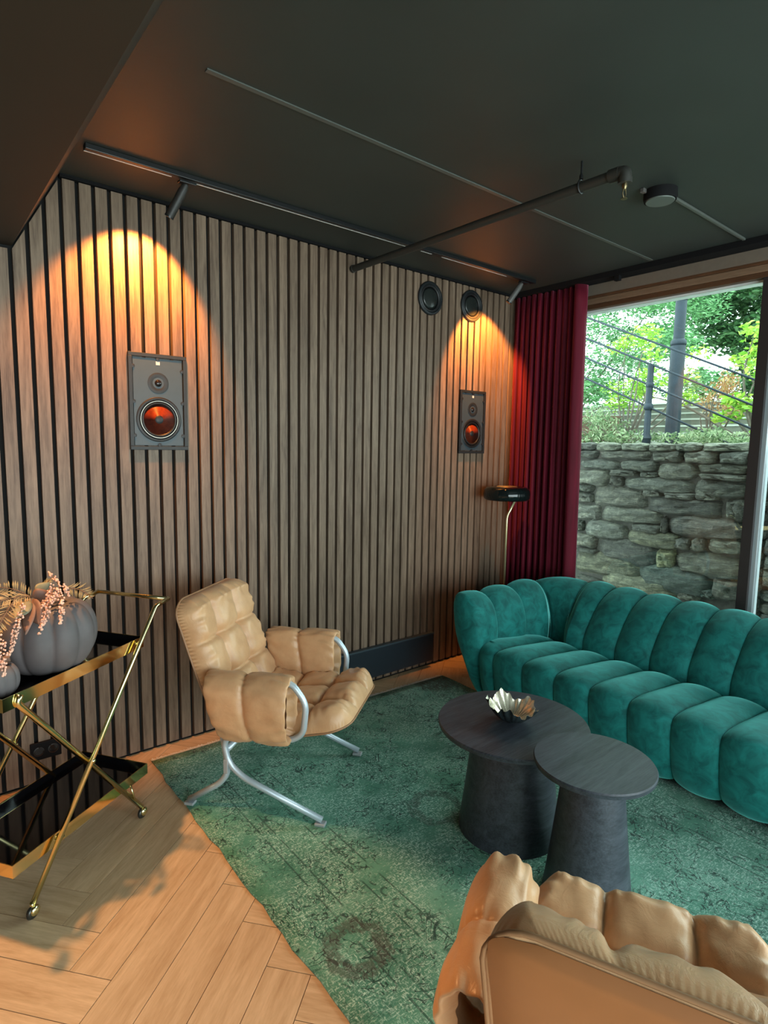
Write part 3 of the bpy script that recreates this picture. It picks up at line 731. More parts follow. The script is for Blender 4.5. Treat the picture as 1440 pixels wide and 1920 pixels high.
def armchair(name, label, loc, rz, db=0.0, twist=0.0):
    t = thing(name, label, 'armchair', loc, rz, 'tan leather lounge chairs')
    L = M['leather']
    mb, pp = cushion([(-.165, .352), (-.08, .335), (.05, .333), (.17, .348), (.28, .372), (.385, .398)], .262, .088, (-.36, .36), (.36, .70), .04, .10, seed=1)
    se = obj('seat', mb, L, t, smooth=True, merge=.0004)
    obj('piping', MB().tube(pp, .0045, 6, closed=True), M['leather_dark'], se, smooth=True)
    mb, pp = cushion([(a + db * (b_ - .3) / .55, b_) for a, b_ in ((-.355, .852), (-.345, .795), (-.312, .70), (-.262, .56), (-.205, .42), (-.150, .296))], .258, .092, (-.35, .35), (.33, .64), .075, .03, back_t=.006, seed=4, edge=.048)
    ba = obj('backrest', mb, L, t, smooth=True, merge=.0004)
    obj('piping', MB().tube(pp, .0045, 6, closed=True), M['leather_dark'], ba, smooth=True)
    # flat rear panel of the backrest
    P = [(-.349, .846), (-.339, .79), (-.306, .70), (-.256, .56), (-.199, .42), (-.148, .304)]
    Q = catmull([(a + db * (b_ - .3) / .55, 0, b_) for a, b_ in P], 6); n = len(Q) - 1
    def pan(u, v):
        p = Q[int(round(u * n))]; d = (1 - u) * 0; top = u * .56
        h = .248
        if top < .07: h = .248 - .07 + math.sqrt(max(0, .07 ** 2 - (.07 - top) ** 2))
        s_ = 2 * v - 1; e = math.sqrt(max(0, 1 - max(abs(s_), 1 - top / .03 if top < .03 else 0) ** 6))
        return (p.x - .010 - .012 * e, s_ * h, p.z - .004 * e)
    obj('rear_panel', MB().grid(pan, n, 24), M['leather_panel'], ba, smooth=True, recalc=False, label='smooth orange-tan leather rear panel')
    if twist:       # the back of this chair sits slightly askew
        pv = Vector((-.32, .25, 0)); ba.rotation_euler = (0, 0, twist); ba.location = pv - Matrix.Rotation(twist, 3, 'Z') @ pv
    for sg in (-1, 1):
        a = obj('armrest', sleeve(sg * .292, sg, 3 + sg), L, t, smooth=True)
        v = sg * .284
        vf = sg * .276
        # front leg tube running up and round the armrest
        pts = smooth_path([(.290, vf, .022), (-.045, vf, .150), (-.112, vf, .205), (-.132, vf, .300), (-.075, v, .342), (.165, v, .342), (.214, v, .375), (.226, v, .500), (.165, v, .580), (.06, v, .568), (-.12, v, .560)], .038, 6)
        obj('side_tube', MB().tube(pts, .0125, 14), M['steel'], t, smooth=True)
        pts = smooth_path([(-.292, vf, .020), (-.150, vf, .112), (-.112, vf, .165), (-.138, vf - sg * .016, .275), (-.158, vf - sg * .030, .335)], .045, 6)
        obj('leg', MB().tube(pts, .0125, 14), M['steel'], t, smooth=True)
        obj('clamp', MB().box(-.128, -.108, vf - .016, vf + .016, .165, .225), M['steel_dark'], t, bevel=.003)
        obj('foot', MB().box(.262, .305, vf - .016, vf + .016, 0.0, .012), M['steel_dark'], t, bevel=.003)
        obj('foot', MB().box(-.310, -.268, vf - .016, vf + .016, 0.0, .012), M['steel_dark'], t, bevel=.003)
    obj('cross_bar', MB().tube([(-.118, -.27, .262), (-.118, .27, .262)], .013, 14), M['steel'], t, smooth=True)
    obj('cross_bar', MB().tube([(.10, -.285, .334), (.10, .285, .334)], .010, 12), M['steel'], t, smooth=True)
    return t
armchair('lounge_chair', 'tan leather lounge chair standing by the slat wall on the rug', (.675, -.607, .0085), math.radians(-52.0))
armchair('lounge_chair', 'tan leather lounge chair in the foreground seen from behind', (.424, -2.420, .0085), math.radians(28.5), .035, math.radians(-5.5))

# ================================================================== sofa
def sofa():
    Yn, Yf = -.48, -2.98       # outer top outline
    XB, XF = 2.855, 1.855; RC = .40
    t = thing('sofa', 'long teal velvet sofa with vertical channels in front of the window', 'sofa', ((XF + XB) / 2, (Yn + Yf) / 2, .0))
    # plan path of the outline from arm front round the back
    path = []
    def seg(a, b_, n):
        for i in range(n): path.append((Vector(a).lerp(Vector(b_), i / n)))
    seg((XF, Yn - .0, 0), (XB - RC, Yn, 0), 40)
    for i in range(24):
        a = PI / 2 - PI / 2 * i / 24; path.append(Vector((XB - RC + RC * math.cos(a), Yn - RC + RC * math.sin(a), 0)))
    seg((XB, Yn - RC, 0), (XB, Yf + RC, 0), 110)
    for i in range(24):
        a = -PI / 2 * i / 24; path.append(Vector((XB - RC + RC * math.cos(a), Yf + RC + RC * math.sin(a), 0)))
    seg((XB - RC, Yf, 0), (XF, Yf, 0), 40); path.append(Vector((XF, Yf, 0)))
    L = [0]
    for i in range(1, len(path)): L.append(L[-1] + (path[i] - path[i - 1]).length)
    S = L[-1]
    def at(s_):
        s_ = min(max(s_, 0), S); i = int(np.searchsorted(L, s_)); i = min(max(i, 1), len(path) - 1)
        f = (s_ - L[i - 1]) / max(1e-9, L[i] - L[i - 1]); p = path[i - 1].lerp(path[i], f)
        a = path[max(i - 3, 0)]; b_ = path[min(i + 2, len(path) - 1)]; tg = (b_ - a).normalized()
        return p, tg, Vector((-tg.y, tg.x, 0))      # tg x up -> outward normal is left of travel
    arc = PI / 2 * RC; sa1 = XB - RC - XF; sb0 = sa1 + arc; sb1 = sb0 + (Yn - RC - (Yf + RC)); sc1 = sb1 + arc
    seams = [-.02, .22, .47, .745]           # arm channels
    y = -.80; 
    while y > Yf + RC + .1: seams.append(sb0 + (Yn - RC - y)); y -= .1985
    m_ = [S - q for q in seams[:4]][::-1]; seams += m_
    prof_arm = [(-.215, .28), (-.222, .40), (-.215, .50), (-.180, .595), (-.120, .650), (-.060, .668), (-.015, .655), (.0, .600), (-.010, .50), (-.045, .36), (-.10, .22), (-.15, .090), (-.20, .068)]
    prof_back = [(-.420, .28), (-.430, .40), (-.375, .50), (-.275, .610), (-.165, .665), (-.070, .682), (-.015, .660), (.0, .600), (-.010, .50), (-.045, .36), (-.10, .22), (-.15, .090), (-.20, .068)]
    NP = 44
    def prof(w):
        pts = [(a[0] * (1 - w) + b_[0] * w, 0, a[1] * (1 - w) + b_[1] * w) for a, b_ in zip(prof_arm, prof_back)]
        c = catmull(pts, 6); Lp = [0]
        for i in range(1, len(c)): Lp.append(Lp[-1] + (c[i] - c[i - 1]).length)
        out = []
        for k in range(NP + 1):
            q = k / NP * Lp[-1]; i = min(max(int(np.searchsorted(Lp, q)), 1), len(c) - 1); f = (q - Lp[i - 1]) / max(1e-9, Lp[i] - Lp[i - 1])
            p = c[i - 1].lerp(c[i], f); a = c[max(i - 2, 0)]; b_ = c[min(i + 1, len(c) - 1)]; tg = (b_ - a).normalized()
            out.append((p.x, p.z, -tg.z, tg.x))      # point and normal (pointing out of the body)
        return out
    cacheP = {}
    def ring(s_, cap=0.0, adv=0.0, sgn=0):
        if s_ < sa1: w = max(0, (s_ - sa1 * .55) / (sa1 * .45)) * .12
        elif s_ < sb0: w = .12 + .88 * (lambda q: q * q * (3 - 2 * q))((s_ - sa1) / arc)
        elif s_ < sb1: w = 1.0
        elif s_ < sc1: w = .12 + .88 * (lambda q: q * q * (3 - 2 * q))((sc1 - s_) / arc)
        else: w = max(0, (S - s_ - sa1 * .55) / (sa1 * .45)) * .12
        w = round(w, 3)
        if w not in cacheP: cacheP[w] = prof(w)
        pr = cacheP[w]; p, tg, nrm = at(s_)
        i = 0
        while i < len(seams) - 2 and seams[i + 1] < s_: i += 1
        c = min(1, max(0, (s_ - seams[i]) / (seams[i + 1] - seams[i]))); wd = seams[i + 1] - seams[i]
        bul = (abs(math.sin(PI * c)) ** .55 - 1) * .030
        out = []; cx = sum(q[0] for q in pr) / len(pr); cz = sum(q[1] for q in pr) / len(pr)
        for k, (o_, z, no, nz) in enumerate(pr):
            fade = 1.0 if k / NP < .62 else max(.15, 1 - (k / NP - .62) * 2.2)
            b2 = bul * fade
            oo, zz = o_ + no * b2, z + nz * b2
            if cap: oo = cx + (oo - cx) * cap; zz = cz + (zz - cz) * (.25 + .75 * cap)
            q = p + nrm * oo + tg * adv
            # the arm front leans back towards the floor
            if s_ < .25 or s_ > S - .25:
                fr_ = max(0, 1 - (s_ if s_ < .25 else S - s_) / .25); q.x += fr_ * .10 * max(0, (.45 - zz) / .45) ** 1.3
            out.append(tuple(Vector((q.x, q.y, zz))))
        return out
    def rows(ss, cap0=False, cap1=False):
        R_ = []
        if cap0:
            for k in range(8):
                a = PI / 2 * k / 8; R_.append(ring(ss[0], max(.02, math.sin(a)), -.055 * math.cos(a)))
        R_ += [ring(s_) for s_ in ss]
        if cap1:
            for k in range(7, -1, -1):
                a = PI / 2 * k / 8; R_.append(ring(ss[-1], max(.02, math.sin(a)), .055 * math.cos(a)))
        mb = MB(); n = NP + 1; V = [q for r in R_ for q in r]; F = []
        for i in range(len(R_) - 1):
            for k in range(n): F.append((i * n + k, i * n + (k + 1) % n, (i + 1) * n + (k + 1) % n, (i + 1) * n + k))
        F.append(tuple(range(n))[::-1]); F.append(tuple((len(R_) - 1) * n + k for k in range(n)))
        return mb.add(V, F)
    cut0, cut1 = seams[3], S - seams[3]
    def spaced(a, b_):
        bp = [a] + [q for q in seams if a + 1e-6 < q < b_ - 1e-6] + [b_]; out = []
        for i in range(len(bp) - 1):
            for k in range(22):
                c = .5 - .5 * math.cos(PI * k / 22); out.append(bp[i] + (bp[i + 1] - bp[i]) * c)
        return out + [b_]
    V_ = M['velvet_teal']
    obj('armrest', rows(spaced(.055, cut0), True, False), V_, t, smooth=True, world=True, recalc=True)
    obj('backrest', rows(spaced(cut0, cut1)), V_, t, smooth=True, world=True)
    obj('armrest', rows(spaced(cut1, S - .055), False, True), V_, t, smooth=True, world=True)
    # seat
    ys = [-.640, -.800]; yy = -.995
    while yy > -2.62: ys.append(yy); yy -= .1945
    ys += [-2.66, -2.82]
    sp = catmull([(2.02, 0, .060), (1.945, 0, .066), (1.895, 0, .15), (1.868, 0, .29), (1.872, 0, .365), (1.915, 0, .402), (2.02, 0, .408), (2.20, 0, .390), (2.38, 0, .368), (2.50, 0, .330)], 7)
    nn = []
    for i, p in enumerate(sp):
        a = sp[max(i - 1, 0)]; b_ = sp[min(i + 1, len(sp) - 1)]; tg = (b_ - a).normalized(); nn.append(Vector((-tg.z, 0, tg.x)))
    yl = []
    for i in range(len(ys) - 1):
        for k in range(20): yl.append((ys[i] + (ys[i + 1] - ys[i]) * (.5 - .5 * math.cos(PI * k / 20)), i, k / 20))
    yl.append((ys[-1], len(ys) - 2, 1.0))
    V = []; F = []; n = len(sp)
    for (y, i, c) in yl:
        c = (y - ys[i]) / (ys[i + 1] - ys[i]); bul = (abs(math.sin(PI * c)) ** .55 - 1) * .028
        endf = min(abs(y - ys[0]), abs(y - ys[-1])); dx = .07 * max(0, 1 - endf / .16) ** 2
        for k, p in enumerate(sp):
            q = p + nn[k] * bul; V.append((q.x + dx * (1 if k < n * .6 else 0), y + .0, q.z))
    for i in range(len(yl) - 1):
        for k in range(n - 1): F.append((i * n + k, i * n + k + 1, (i + 1) * n + k + 1, (i + 1) * n + k))
    F.append(tuple(range(n))); F.append(tuple((len(yl) - 1) * n + k for k in range(n))[::-1])
    obj('seat', MB().add(V, F), V_, t, smooth=True, world=True)
    obj('base_frame', MB().box(2.02, 2.66, -2.82, -.64, .055, .13), M['black_matt'], t, world=True)
    for lx in (2.06, 2.60):
        for ly in (-.78, -2.72):
            obj('leg', MB().lathe([(.018, .0085 if lx < 2.1 else 0.0), (.025, .086)], 16, (lx, ly, 0)), M['black_metal'], t, smooth=True, world=True, angle=40)
    return t
sofa()

# ================================================================== floor lamp
def floor_lamp():
    x, y = 2.676, -.218
    t = thing('floor_lamp', 'slim brass floor lamp with gloss black mushroom shade', 'floor lamp', (x, y, 0))
    obj('base', MB().lathe([(.10, 0), (.10, .012), (.095, .016), (.01, .018)], 40, (x - .0, y + .0, 0)), M['lamp_black'], t, smooth=True, world=True, angle=40)
    d = Vector((.775, -.632, 0))
    p0 = Vector((x, y, .01)); p1 = Vector((x, y, 1.03)) + d * .004; p2 = p1 + d * .060 + Vector((0, 0, .125))
    obj('pole', MB().tube(smooth_path([p0, p1, p2], .03, 6), .0085, 14), M['lamp_brass'], t, smooth=True, world=True)
    c = Vector((x, y, 1.146)) + d * -.004
    sh = obj('shade', MB().lathe([(.120, .002), (.148, 0), (.157, .012), (.160, .040), (.156, .066), (.142, .084), (.114, .093), (.082, .092), (.074, .086), (.074, .078)], 56, tuple(c), close=False), M['lamp_black'], t, smooth=True, world=True)
    obj('top_disc', MB().lathe([(.072, .082), (.072, .091), (.066, .095), (.001, .096)], 40, tuple(c)), M['lamp_brass'], t, smooth=True, world=True, angle=30, label='satin brass disc on top of the shade')
    obj('diffuser', MB().lathe([(.121, .004), (.001, .006)], 40, tuple(c)), M['white_trim'], t, smooth=True, world=True)
floor_lamp()

# ================================================================== bar cart
def cart():
    w1 = Vector((-.337, -.818, 0)); rz = math.atan2(.562, .827)
    t = thing('bar_cart', 'gold bar cart on crossed legs with two black glass trays', 'bar cart', tuple(w1), rz)
    def tray(z, name, x0=-.045, x1=.575, y0=.014, y1=.336, hh=.042):
        th = .003
        rim = MB().box(x0, x1, y0, y0 + th, z - hh, z).box(x0, x1, y1 - th, y1, z - hh, z).box(x0, x0 + th, y0 + th, y1 - th, z - hh, z).box(x1 - th, x1, y0 + th, y1 - th, z - hh, z)
        o = obj(name, rim, M['gold'], t, label='polished gold tray rim')
        g = .0035
        obj('glass_panel', MB().box(x0 + g, x1 - g, y0 + g, y1 - g, z - hh + .006, z - hh + .014), M['black_glass'], o, label='black glass tray bottom')
        obj('liner', MB().box(x0 + g, x1 - g, y0 + g, y0 + g + .001, z - hh + .014, z - .003).box(x0 + g, x1 - g, y1 - g - .001, y1 - g, z - hh + .014, z - .003).box(x0 + g, x0 + g + .001, y0 + g, y1 - g, z - hh + .014, z - .003).box(x1 - g - .001, x1 - g, y0 + g, y1 - g, z - hh + .014, z - .003), M['black_glass'], o)
        return o
    tray(.742, 'upper_tray'); tray(.208, 'lower_tray')
    for yy, s_ in ((0.0, 1), (.350, -1)):
        obj('leg', MB().tube(smooth_path([(0.002, yy - s_ * .004, .050), (.630, yy - s_ * .004, .852), (.715, yy - s_ * .002, .862)], .012, 4), .0092, 14), M['gold_tube'], t, smooth=True)
        obj('leg', MB().tube(smooth_path([(.528, yy + s_ * .010, .050), (.0, yy + s_ * .010, .714), (.012, yy + s_ * .010, .736)], .010, 4), .0102, 14), M['gold_tube'], t, smooth=True)
        obj('pivot', MB().tube([(.268, yy - .016, .388), (.268, yy + .016, .388)], .007, 12), M['gold_tube'], t, smooth=True)
        for a_, b_ in (((.140, yy, .188), (.108, yy + s_ * .018, .186)), ((.478, yy, .112), (.478, yy + s_ * .018, .175)), ((.545, yy, .744), (.53, yy + s_ * .018, .715))):
            obj('bracket', MB().tube([a_, b_], .004, 8), M['gold_tube'], t, smooth=True)
    obj('handle', MB().tube([(.712, 0, .862), (.712, .350, .862)], .0085, 14), M['gold_tube'], t, smooth=True)
    for cx, cy in ((0.0, -.004), (.53, .010), (0.0, .354), (.53, .340)):
        c = obj('caster', MB().lathe([(.004, -.008), (.018, -.007), (.0225, 0), (.018, .007), (.004, .008)], 24, (cx, cy, .0228), 'y'), M['caster'], t, smooth=True)
        obj('caster_hood', MB().ball((cx + .004, cy - .006, .028), .0175, 8, 14, (1, .62, 1)).tube([(cx, cy, .040), (cx, cy, .056)], .007, 12), M['gold_tube'], c, smooth=True)
    return t
cart()

# ================================================================== pumpkins and garland
def pumpkin(name, label, cx, cy, z0, R_, hgt, lobes, ph):
    t = thing(name, label, 'pumpkin', (cx, cy, z0), 0, 'charcoal pumpkins')
    def fn(u, v):
        th = 2 * PI * v; a = PI * u
        lob = abs(math.cos(lobes * th / 2 + ph)) ** .6
        r = R_ * math.sin(a) ** .72 * (.88 + .12 * lob)
        dip = .16 * math.exp(-(a / .42) ** 2) + .04 * math.exp(-((PI - a) / .35) ** 2) * -1
        z = hgt * .5 * (1 + math.cos(a)) - hgt * dip * (1 if a < PI / 2 else 1)
        z = z * (.98 + .02 * lob)
        return (r * math.cos(th), r * math.sin(th), max(.0, z - .004) if a > PI * .5 else z)
    obj('body', MB().grid(fn, 40, 140, True), M['pumpkin'], t, smooth=True)
    pts = catmull([(0, 0, hgt * .80), (.004, 0, hgt * .92), (.014, -.004, hgt * 1.02), (.034, -.008, hgt * 1.07)], 5)
    obj('stem', MB().tube(pts, [.020 - .010 * i / (len(pts) - 1) for i in range(len(pts))], 9), M['pumpkin_stem'], t, smooth=True)
    return t
ZT = .7145
pumpkin('pumpkin', 'large charcoal ribbed pumpkin on the upper tray of the gold cart', -.216, -.566, ZT, .160, .265, 10, .3)
pumpkin('pumpkin', 'smaller charcoal pumpkin at the left edge of the upper tray', -.380, -.720, ZT, .060, .110, 9, 1.0)
def berries(pts, label, thick=.016, n=70):
    P = catmull(pts, 10)
    t = thing('berry_spray', label, 'berry spray', tuple(P[0]), 0, 'pink berry sprays draped over the pumpkin')
    obj('twig', MB().tube(P, .0012, 5), M['twig'], t, smooth=True, world=True)
    mb = MB(); tw = MB()
    for i in range(n):
        q = random.random() ** .9; p = P[min(int(q * (len(P) - 1)), len(P) - 1)]
        a = Vector((random.gauss(0, 1), random.gauss(0, 1), random.gauss(0, .6))).normalized(); w = thick * (.5 + .7 * math.sin(PI * min(1, q + .15))) * random.uniform(.4, 1)
        c = p + a * w; mb.ball(tuple(c), random.uniform(.0028, .0042), 4, 6)
        tw.tube([p, c], .0006, 3, caps=False)
    obj('berries', mb, M['berry'], t, smooth=True, world=True, kind='stuff')
    obj('stalks', tw, M['twig'], t, world=True, kind='stuff')
berries([(-.207, -.671, 1.029), (-.233, -.735, .976), (-.268, -.745, .893)], 'longest pink berry spray hanging over the middle of the large pumpkin', .015, 120)
berries([(-.219, -.663, 1.015), (-.242, -.716, .973), (-.256, -.751, .922)], 'pink berry spray just left of the longest one, on the large pumpkin', .013, 70)
berries([(-.193, -.682, 1.029), (-.199, -.75, .973), (-.212, -.773, .925)], 'thin pink berry spray hanging to the right of the longest one', .010, 75)
berries([(-.301, -.703, .993), (-.331, -.778, .935), (-.354, -.797, .858)], 'pink berry spray hanging over the left side of the large pumpkin', .012, 95)
berries([(-.378, -.805, .934), (-.378, -.852, .875), (-.377, -.862, .821)], 'pink berry spray hanging in front of the smaller pumpkin', .013, 80)
berries([(-.171, -.574, 1.004), (-.182, -.548, 1.029), (-.194, -.509, 1.049)], 'pink berry spray pointing upward above the large pumpkin', .008, 40)
berries([(-.178, -.631, 1.021), (-.167, -.654, 1.013), (-.162, -.674, .99)], 'short pink berry spray at the upper right of the large pumpkin', .009, 36)
def frond(pts, label, mat, ln=.028, n=15, wd=.006):
    P = catmull(pts, 10); t = thing('fern_frond', label, 'fern frond', tuple(P[0]), 0, 'dried fern fronds around the pumpkin')
    obj('stem', MB().tube(P, .0013, 5), M['twig'], t, smooth=True, world=True)
    for i in range(n):
        q = (i + 1) / (n + 1); k = int(q * (len(P) - 1)); p = P[k]; tg = (P[min(k + 1, len(P) - 1)] - P[max(k - 1, 0)]).normalized()
        for sg in (-1, 1):
            sd = tg.cross(Vector((.3, .6, -.7))).normalized() * sg; d = (sd * .8 + tg * .55 + Vector((0, 0, random.uniform(-.25, .1)))).normalized()
            l = ln * (.45 + .75 * math.sin(PI * min(1, q + .12))); b_ = d.cross(sd.cross(tg)).normalized() * wd * .5
            m_ = p + d * l * .5; up = sd.cross(tg).normalized() * .002
            mb = MB().add([p, m_ + b_ + up, p + d * l, m_ - b_ + up, m_ + up * 1.8], [(0, 1, 4), (1, 2, 4), (2, 3, 4), (3, 0, 4)])
            obj('leaflet', mb, mat, t, world=True, recalc=False)
frond([(-.167, -.603, 1.006), (-.124, -.652, 1.002), (-.096, -.704, .979)], 'dried olive fern frond arching to the right of the large pumpkin', M['fern'], .032, 13)
frond([(-.264, -.629, .996), (-.328, -.666, 1.007), (-.387, -.684, .998)], 'pale dried fern frond reaching left across the pumpkin top', M['fern_pale'], .036, 15)
frond([(-.232, -.525, .994), (-.209, -.541, 1.013), (-.19, -.539, 1.030)], 'small olive fern frond behind the top of the large pumpkin', M['fern'], .022, 8)
frond([(-.264, -.63, .993), (-.31, -.588, 1.018), (-.364, -.542, 1.026)], 'dried olive fern frond reaching left behind the pale one', M['fern'], .034, 14)
frond([(-.319, -.711, 1.019), (-.363, -.772, .973), (-.388, -.797, .934)], 'pale dried fern frond drooping over the smaller pumpkin', M['fern_pale'], .036, 12)
def bleaf(p0, p1, wd, label, mat, nrm=(.62, .76, .2)):
    a, b_ = Vector(p0), Vector(p1); d = b_ - a; sd = d.cross(Vector(nrm)).normalized(); up = -Vector(nrm).normalized()
    def fn(u, v):
        w = wd * math.sin(PI * u ** .8) ** .9; s_ = 2 * v - 1
        return tuple(a + d * u + sd * s_ * w + up * (.006 * (1 - s_ * s_) + .008 * math.sin(PI * u)))
    o = obj('dry_leaf', MB().grid(fn, 10, 6), mat, smooth=True, recalc=False)
    md = o.modifiers.new('thick', 'SOLIDIFY'); md.thickness = .001
    tag(o, label, 'leaf', 'dry leaves on the pumpkin')
bleaf((-.262, -.640, 1.000), (-.215, -.660, 1.010), .024, 'dry brown leaf lying across the pumpkin top', M['brown_leaf'])
bleaf((-.265, -.665, .995), (-.258, -.735, .925), .030, 'dry brown leaf hanging down the middle of the large pumpkin', M['brown_leaf'])
bleaf((-.268, -.672, .99), (-.300, -.745, .905), .024, 'narrow reddish-brown leaf hanging left of the middle leaf', M['brown_leaf'])
bleaf((-.275, -.672, .992), (-.325, -.722, .955), .024, 'olive-grey leaf at the left shoulder of the large pumpkin', M['olive_leaf'])
bleaf((-.250, -.620, 1.005), (-.205, -.600, 1.030), .020, 'olive leaf standing up on the pumpkin top', M['olive_leaf'])

# ================================================================== OUTSIDE
struct('trim_5', MB().box(3.16, 30, -20, 14, -.25, -.05), M['paving'], 'grey paving outside the window')
SW = 4.3
sw = thing('stone_wall', 'rough grey dry-stone retaining wall outside the window', 'wall', (SW, -.5, -.05))
obj('core', MB().box(SW + .045, SW + .40, -2.6, 2.6, -.05, 1.545), M['mortar'], sw, world=True)
STONES = [(0.334, 0.124, 1.494, 1.56), (0.119, -0.114, 1.491, 1.562), (-0.121, -0.367, 1.496, 1.559), (-0.366, -0.595, 1.497, 1.563), (-0.595, -0.792, 1.501, 1.565), (-0.798, -1.136, 1.502, 1.567), (0.33, 0.096, 1.423, 1.491), (0.086, -0.396, 1.421, 1.494), (-0.403, -0.657, 1.409, 1.495), (-0.663, -0.923, 1.406, 1.5), (-0.931, -1.143, 1.409, 1.505), (0.265, -0.117, 1.325, 1.407), (-0.125, -0.462, 1.323, 1.413), (-0.459, -0.78, 1.269, 1.403), (-0.78, -1.149, 1.333, 1.405), (-0.788, -1.154, 1.283, 1.329), (0.317, -0.022, 1.172, 1.318), (-0.022, -0.301, 1.274, 1.327), (-0.306, -0.461, 1.273, 1.321), (-0.034, -0.167, 1.18, 1.264), (-0.175, -0.761, 1.152, 1.272), (-0.769, -1.161, 1.145, 1.279), (0.311, 0.119, 1.111, 1.176), (0.305, 0.119, 1.007, 1.105), (0.109, -0.384, 0.994, 1.177), (-0.338, -0.507, 1.113, 1.172), (-0.526, -0.767, 1.11, 1.161), (-0.774, -0.95, 1.115, 1.194), (-0.396, -0.986, 0.971, 1.124), (-1.008, -1.155, 0.974, 1.145), (0.297, 0.038, 0.847, 0.997), (0.025, -0.538, 0.867, 1.004), (0.289, 0.198, 0.74, 0.832), (0.183, -0.24, 0.701, 0.855), (-0.265, -0.534, 0.801, 0.875), (-0.535, -0.569, 0.809, 0.949), (-0.573, -1.165, 0.816, 0.982), (0.281, 0.056, 0.591, 0.722), (-0.232, -0.71, 0.684, 0.824), (-0.651, -0.774, 0.702, 0.794), (-0.78, -0.881, 0.702, 0.815), (-0.903, -1.156, 0.716, 0.831), (0.022, -0.506, 0.501, 0.72), (-0.502, -0.653, 0.506, 0.684), (-0.659, -1.168, 0.507, 0.691), (0.268, -0.367, 0.358, 0.569), (0.276, 0.043, 0.544, 0.584), (-0.364, -0.954, 0.329, 0.551), (-0.954, -1.163, 0.351, 0.526), (0.258, -0.016, 0.232, 0.325), (-0.025, -0.681, 0.265, 0.412), (-0.694, -0.869, 0.295, 0.364), (-0.873, -1.003, 0.341, 0.413), (-1.133, -1.253, 1.415, 1.507), (-1.143, -1.264, 1.27, 1.405), (-1.153, -1.283, 1.147, 1.26)]
random.seed(21)
def courses(y0, y1, z0, z1):
    z = z0
    while z < z1 - .03:
        h = min(random.uniform(.07, .17), z1 - z)
        if z1 - z - h < .05: h = z1 - z
        y = y0
        while y > y1 + .04:
            w = min(random.uniform(.14, .5), y - y1)
            if y - y1 - w < .08: w = y - y1
            STONES.append((y, y - w, z + random.uniform(-.008, .008), z + h)); y -= w
        z += h
courses(2.6, .34, -.05, 1.56); courses(-1.29, -2.6, -.05, 1.56); courses(.34, -1.29, -.05, .25)
courses(-1.16, -1.29, .25, 1.14)
def stone_obj(i, y0, y1, z0, z1):
    w, h = y0 - y1 + .010, z1 - z0 + .008; cy, cz = (y0 + y1) / 2, (z0 + z1) / 2; sd = random.uniform(0, 100); th = random.uniform(.055, .085)
    skew = random.uniform(-.10, .10) * h / max(w, .1); nu, nv = (8, 6)
    if i == 43: skew = .0
    def fn(u, v):
        a, b_ = 2 * u - 1, 2 * v - 1
        # square -> rounded outline
        k = 1 - .11 * (a * a * b_ * b_); a2, b2 = a * k, b_ * k
        e = max(abs(a), abs(b_)); d = (1 - e ** 3.2)
        y = a2 * w / 2 * (1 + .05 * math.sin(3 * b_ + sd)); z = b2 * h / 2 * (1 + .10 * math.sin(2.6 * a + sd) + .06 * math.sin(6 * a + sd * 2)) + skew * a * w * .5
        x = -th * (d ** .55 if d > 0 else 0) - .014 * d * math.sin(5 * a + 3 * b_ + sd) - .010 * d * math.sin(11 * a - 7 * b_ + sd * 1.7) - .008 * d * math.sin(13 * b_ + 3 * a + sd)
        return (x + .045, -y, z)
    o = obj('stone', MB().grid(fn, nu, nv), M['stone'], sw, smooth=True, recalc=True, angle=38)
    o.location = (0, cy - sw.location.y, cz - sw.location.z)
    if i == 43: o.color = (2.3, 2.25, 1.4, 1); o['label'] = 'small upright pale yellow stone'
    elif i in (38, 45, 50): o.color = (1.35, 1.32, .98, 1)
    elif i in (1, 2, 3, 4, 5): o.color = (1.4, 1.45, 1.25, 1)
    elif i in (47, 52): o.color = (.75, .95, .9, 1)
    else:
        q = random.uniform(.8, 1.15); o.color = (q * random.uniform(.95, 1.05), q, q * random.uniform(.85, 1.0), 1)
for i, s_ in enumerate(STONES): stone_obj(i, *s_)
# terrace behind the wall, stairs, lamp post, railing
struct('trim_6', MB().box(SW + .40, 30, -2.6, 14, -.05, 1.52), M['ground'], 'raised planted ground behind the stone wall')
st = thing('outdoor_stairs', 'wide pale outdoor steps rising behind the railing', 'stairs', (6.4, 0, 1.52))
for k in range(7):
    x = 6.3 + k * .42; z = 1.60 + k * .105
    obj('step', MB().box(x, 10.5, -2.6, 4.5, z - .10, z), M['step'], st, world=True)
    obj('nosing', MB().box(x - .012, x + .045, -2.6, 4.5, z - .012, z + .010), M['step_edge'], st, world=True, label='pale painted step edge')
pl = thing('lamp_post', 'thick dark blue iron lamp post behind the stone wall', 'lamp post', (5.2, -.15, 1.52))
obj('shaft', MB().lathe([(.066, 0), (.066, 1.00), (.060, 1.02)], 24, (5.2, -.15, 1.52)).lathe([(.050, 1.0), (.048, 3.4)], 24, (5.2, -.15, 1.52)), M['pole_blue'], pl, smooth=True, world=True, angle=40)
obj('collar', MB().lathe([(.069, .97), (.071, .99), (.069, 1.01), (.055, 1.03)], 24, (5.2, -.15, 1.52)).lathe([(.052, 1.38), (.053, 1.40), (.051, 1.42)], 24, (5.2, -.15, 1.52)), M['pole_blue'], pl, smooth=True, world=True, label='raised collar rings')
rl = thing('railing', 'dark iron tube railing sloping down behind the lamp post', 'railing', (5.0, 0, 1.52))
for z0 in (2.52, 2.31, 2.117, 1.912):
    obj('rail', MB().tube([(5.0, 2.2, z0 + 2.2 * .465), (5.0, -2.2 + .75 * (z0 < 2.0), z0 - (2.2 - .75 * (z0 < 2.0)) * .465)], .0095, 10), M['pole_blue'], rl, smooth=True, world=True)
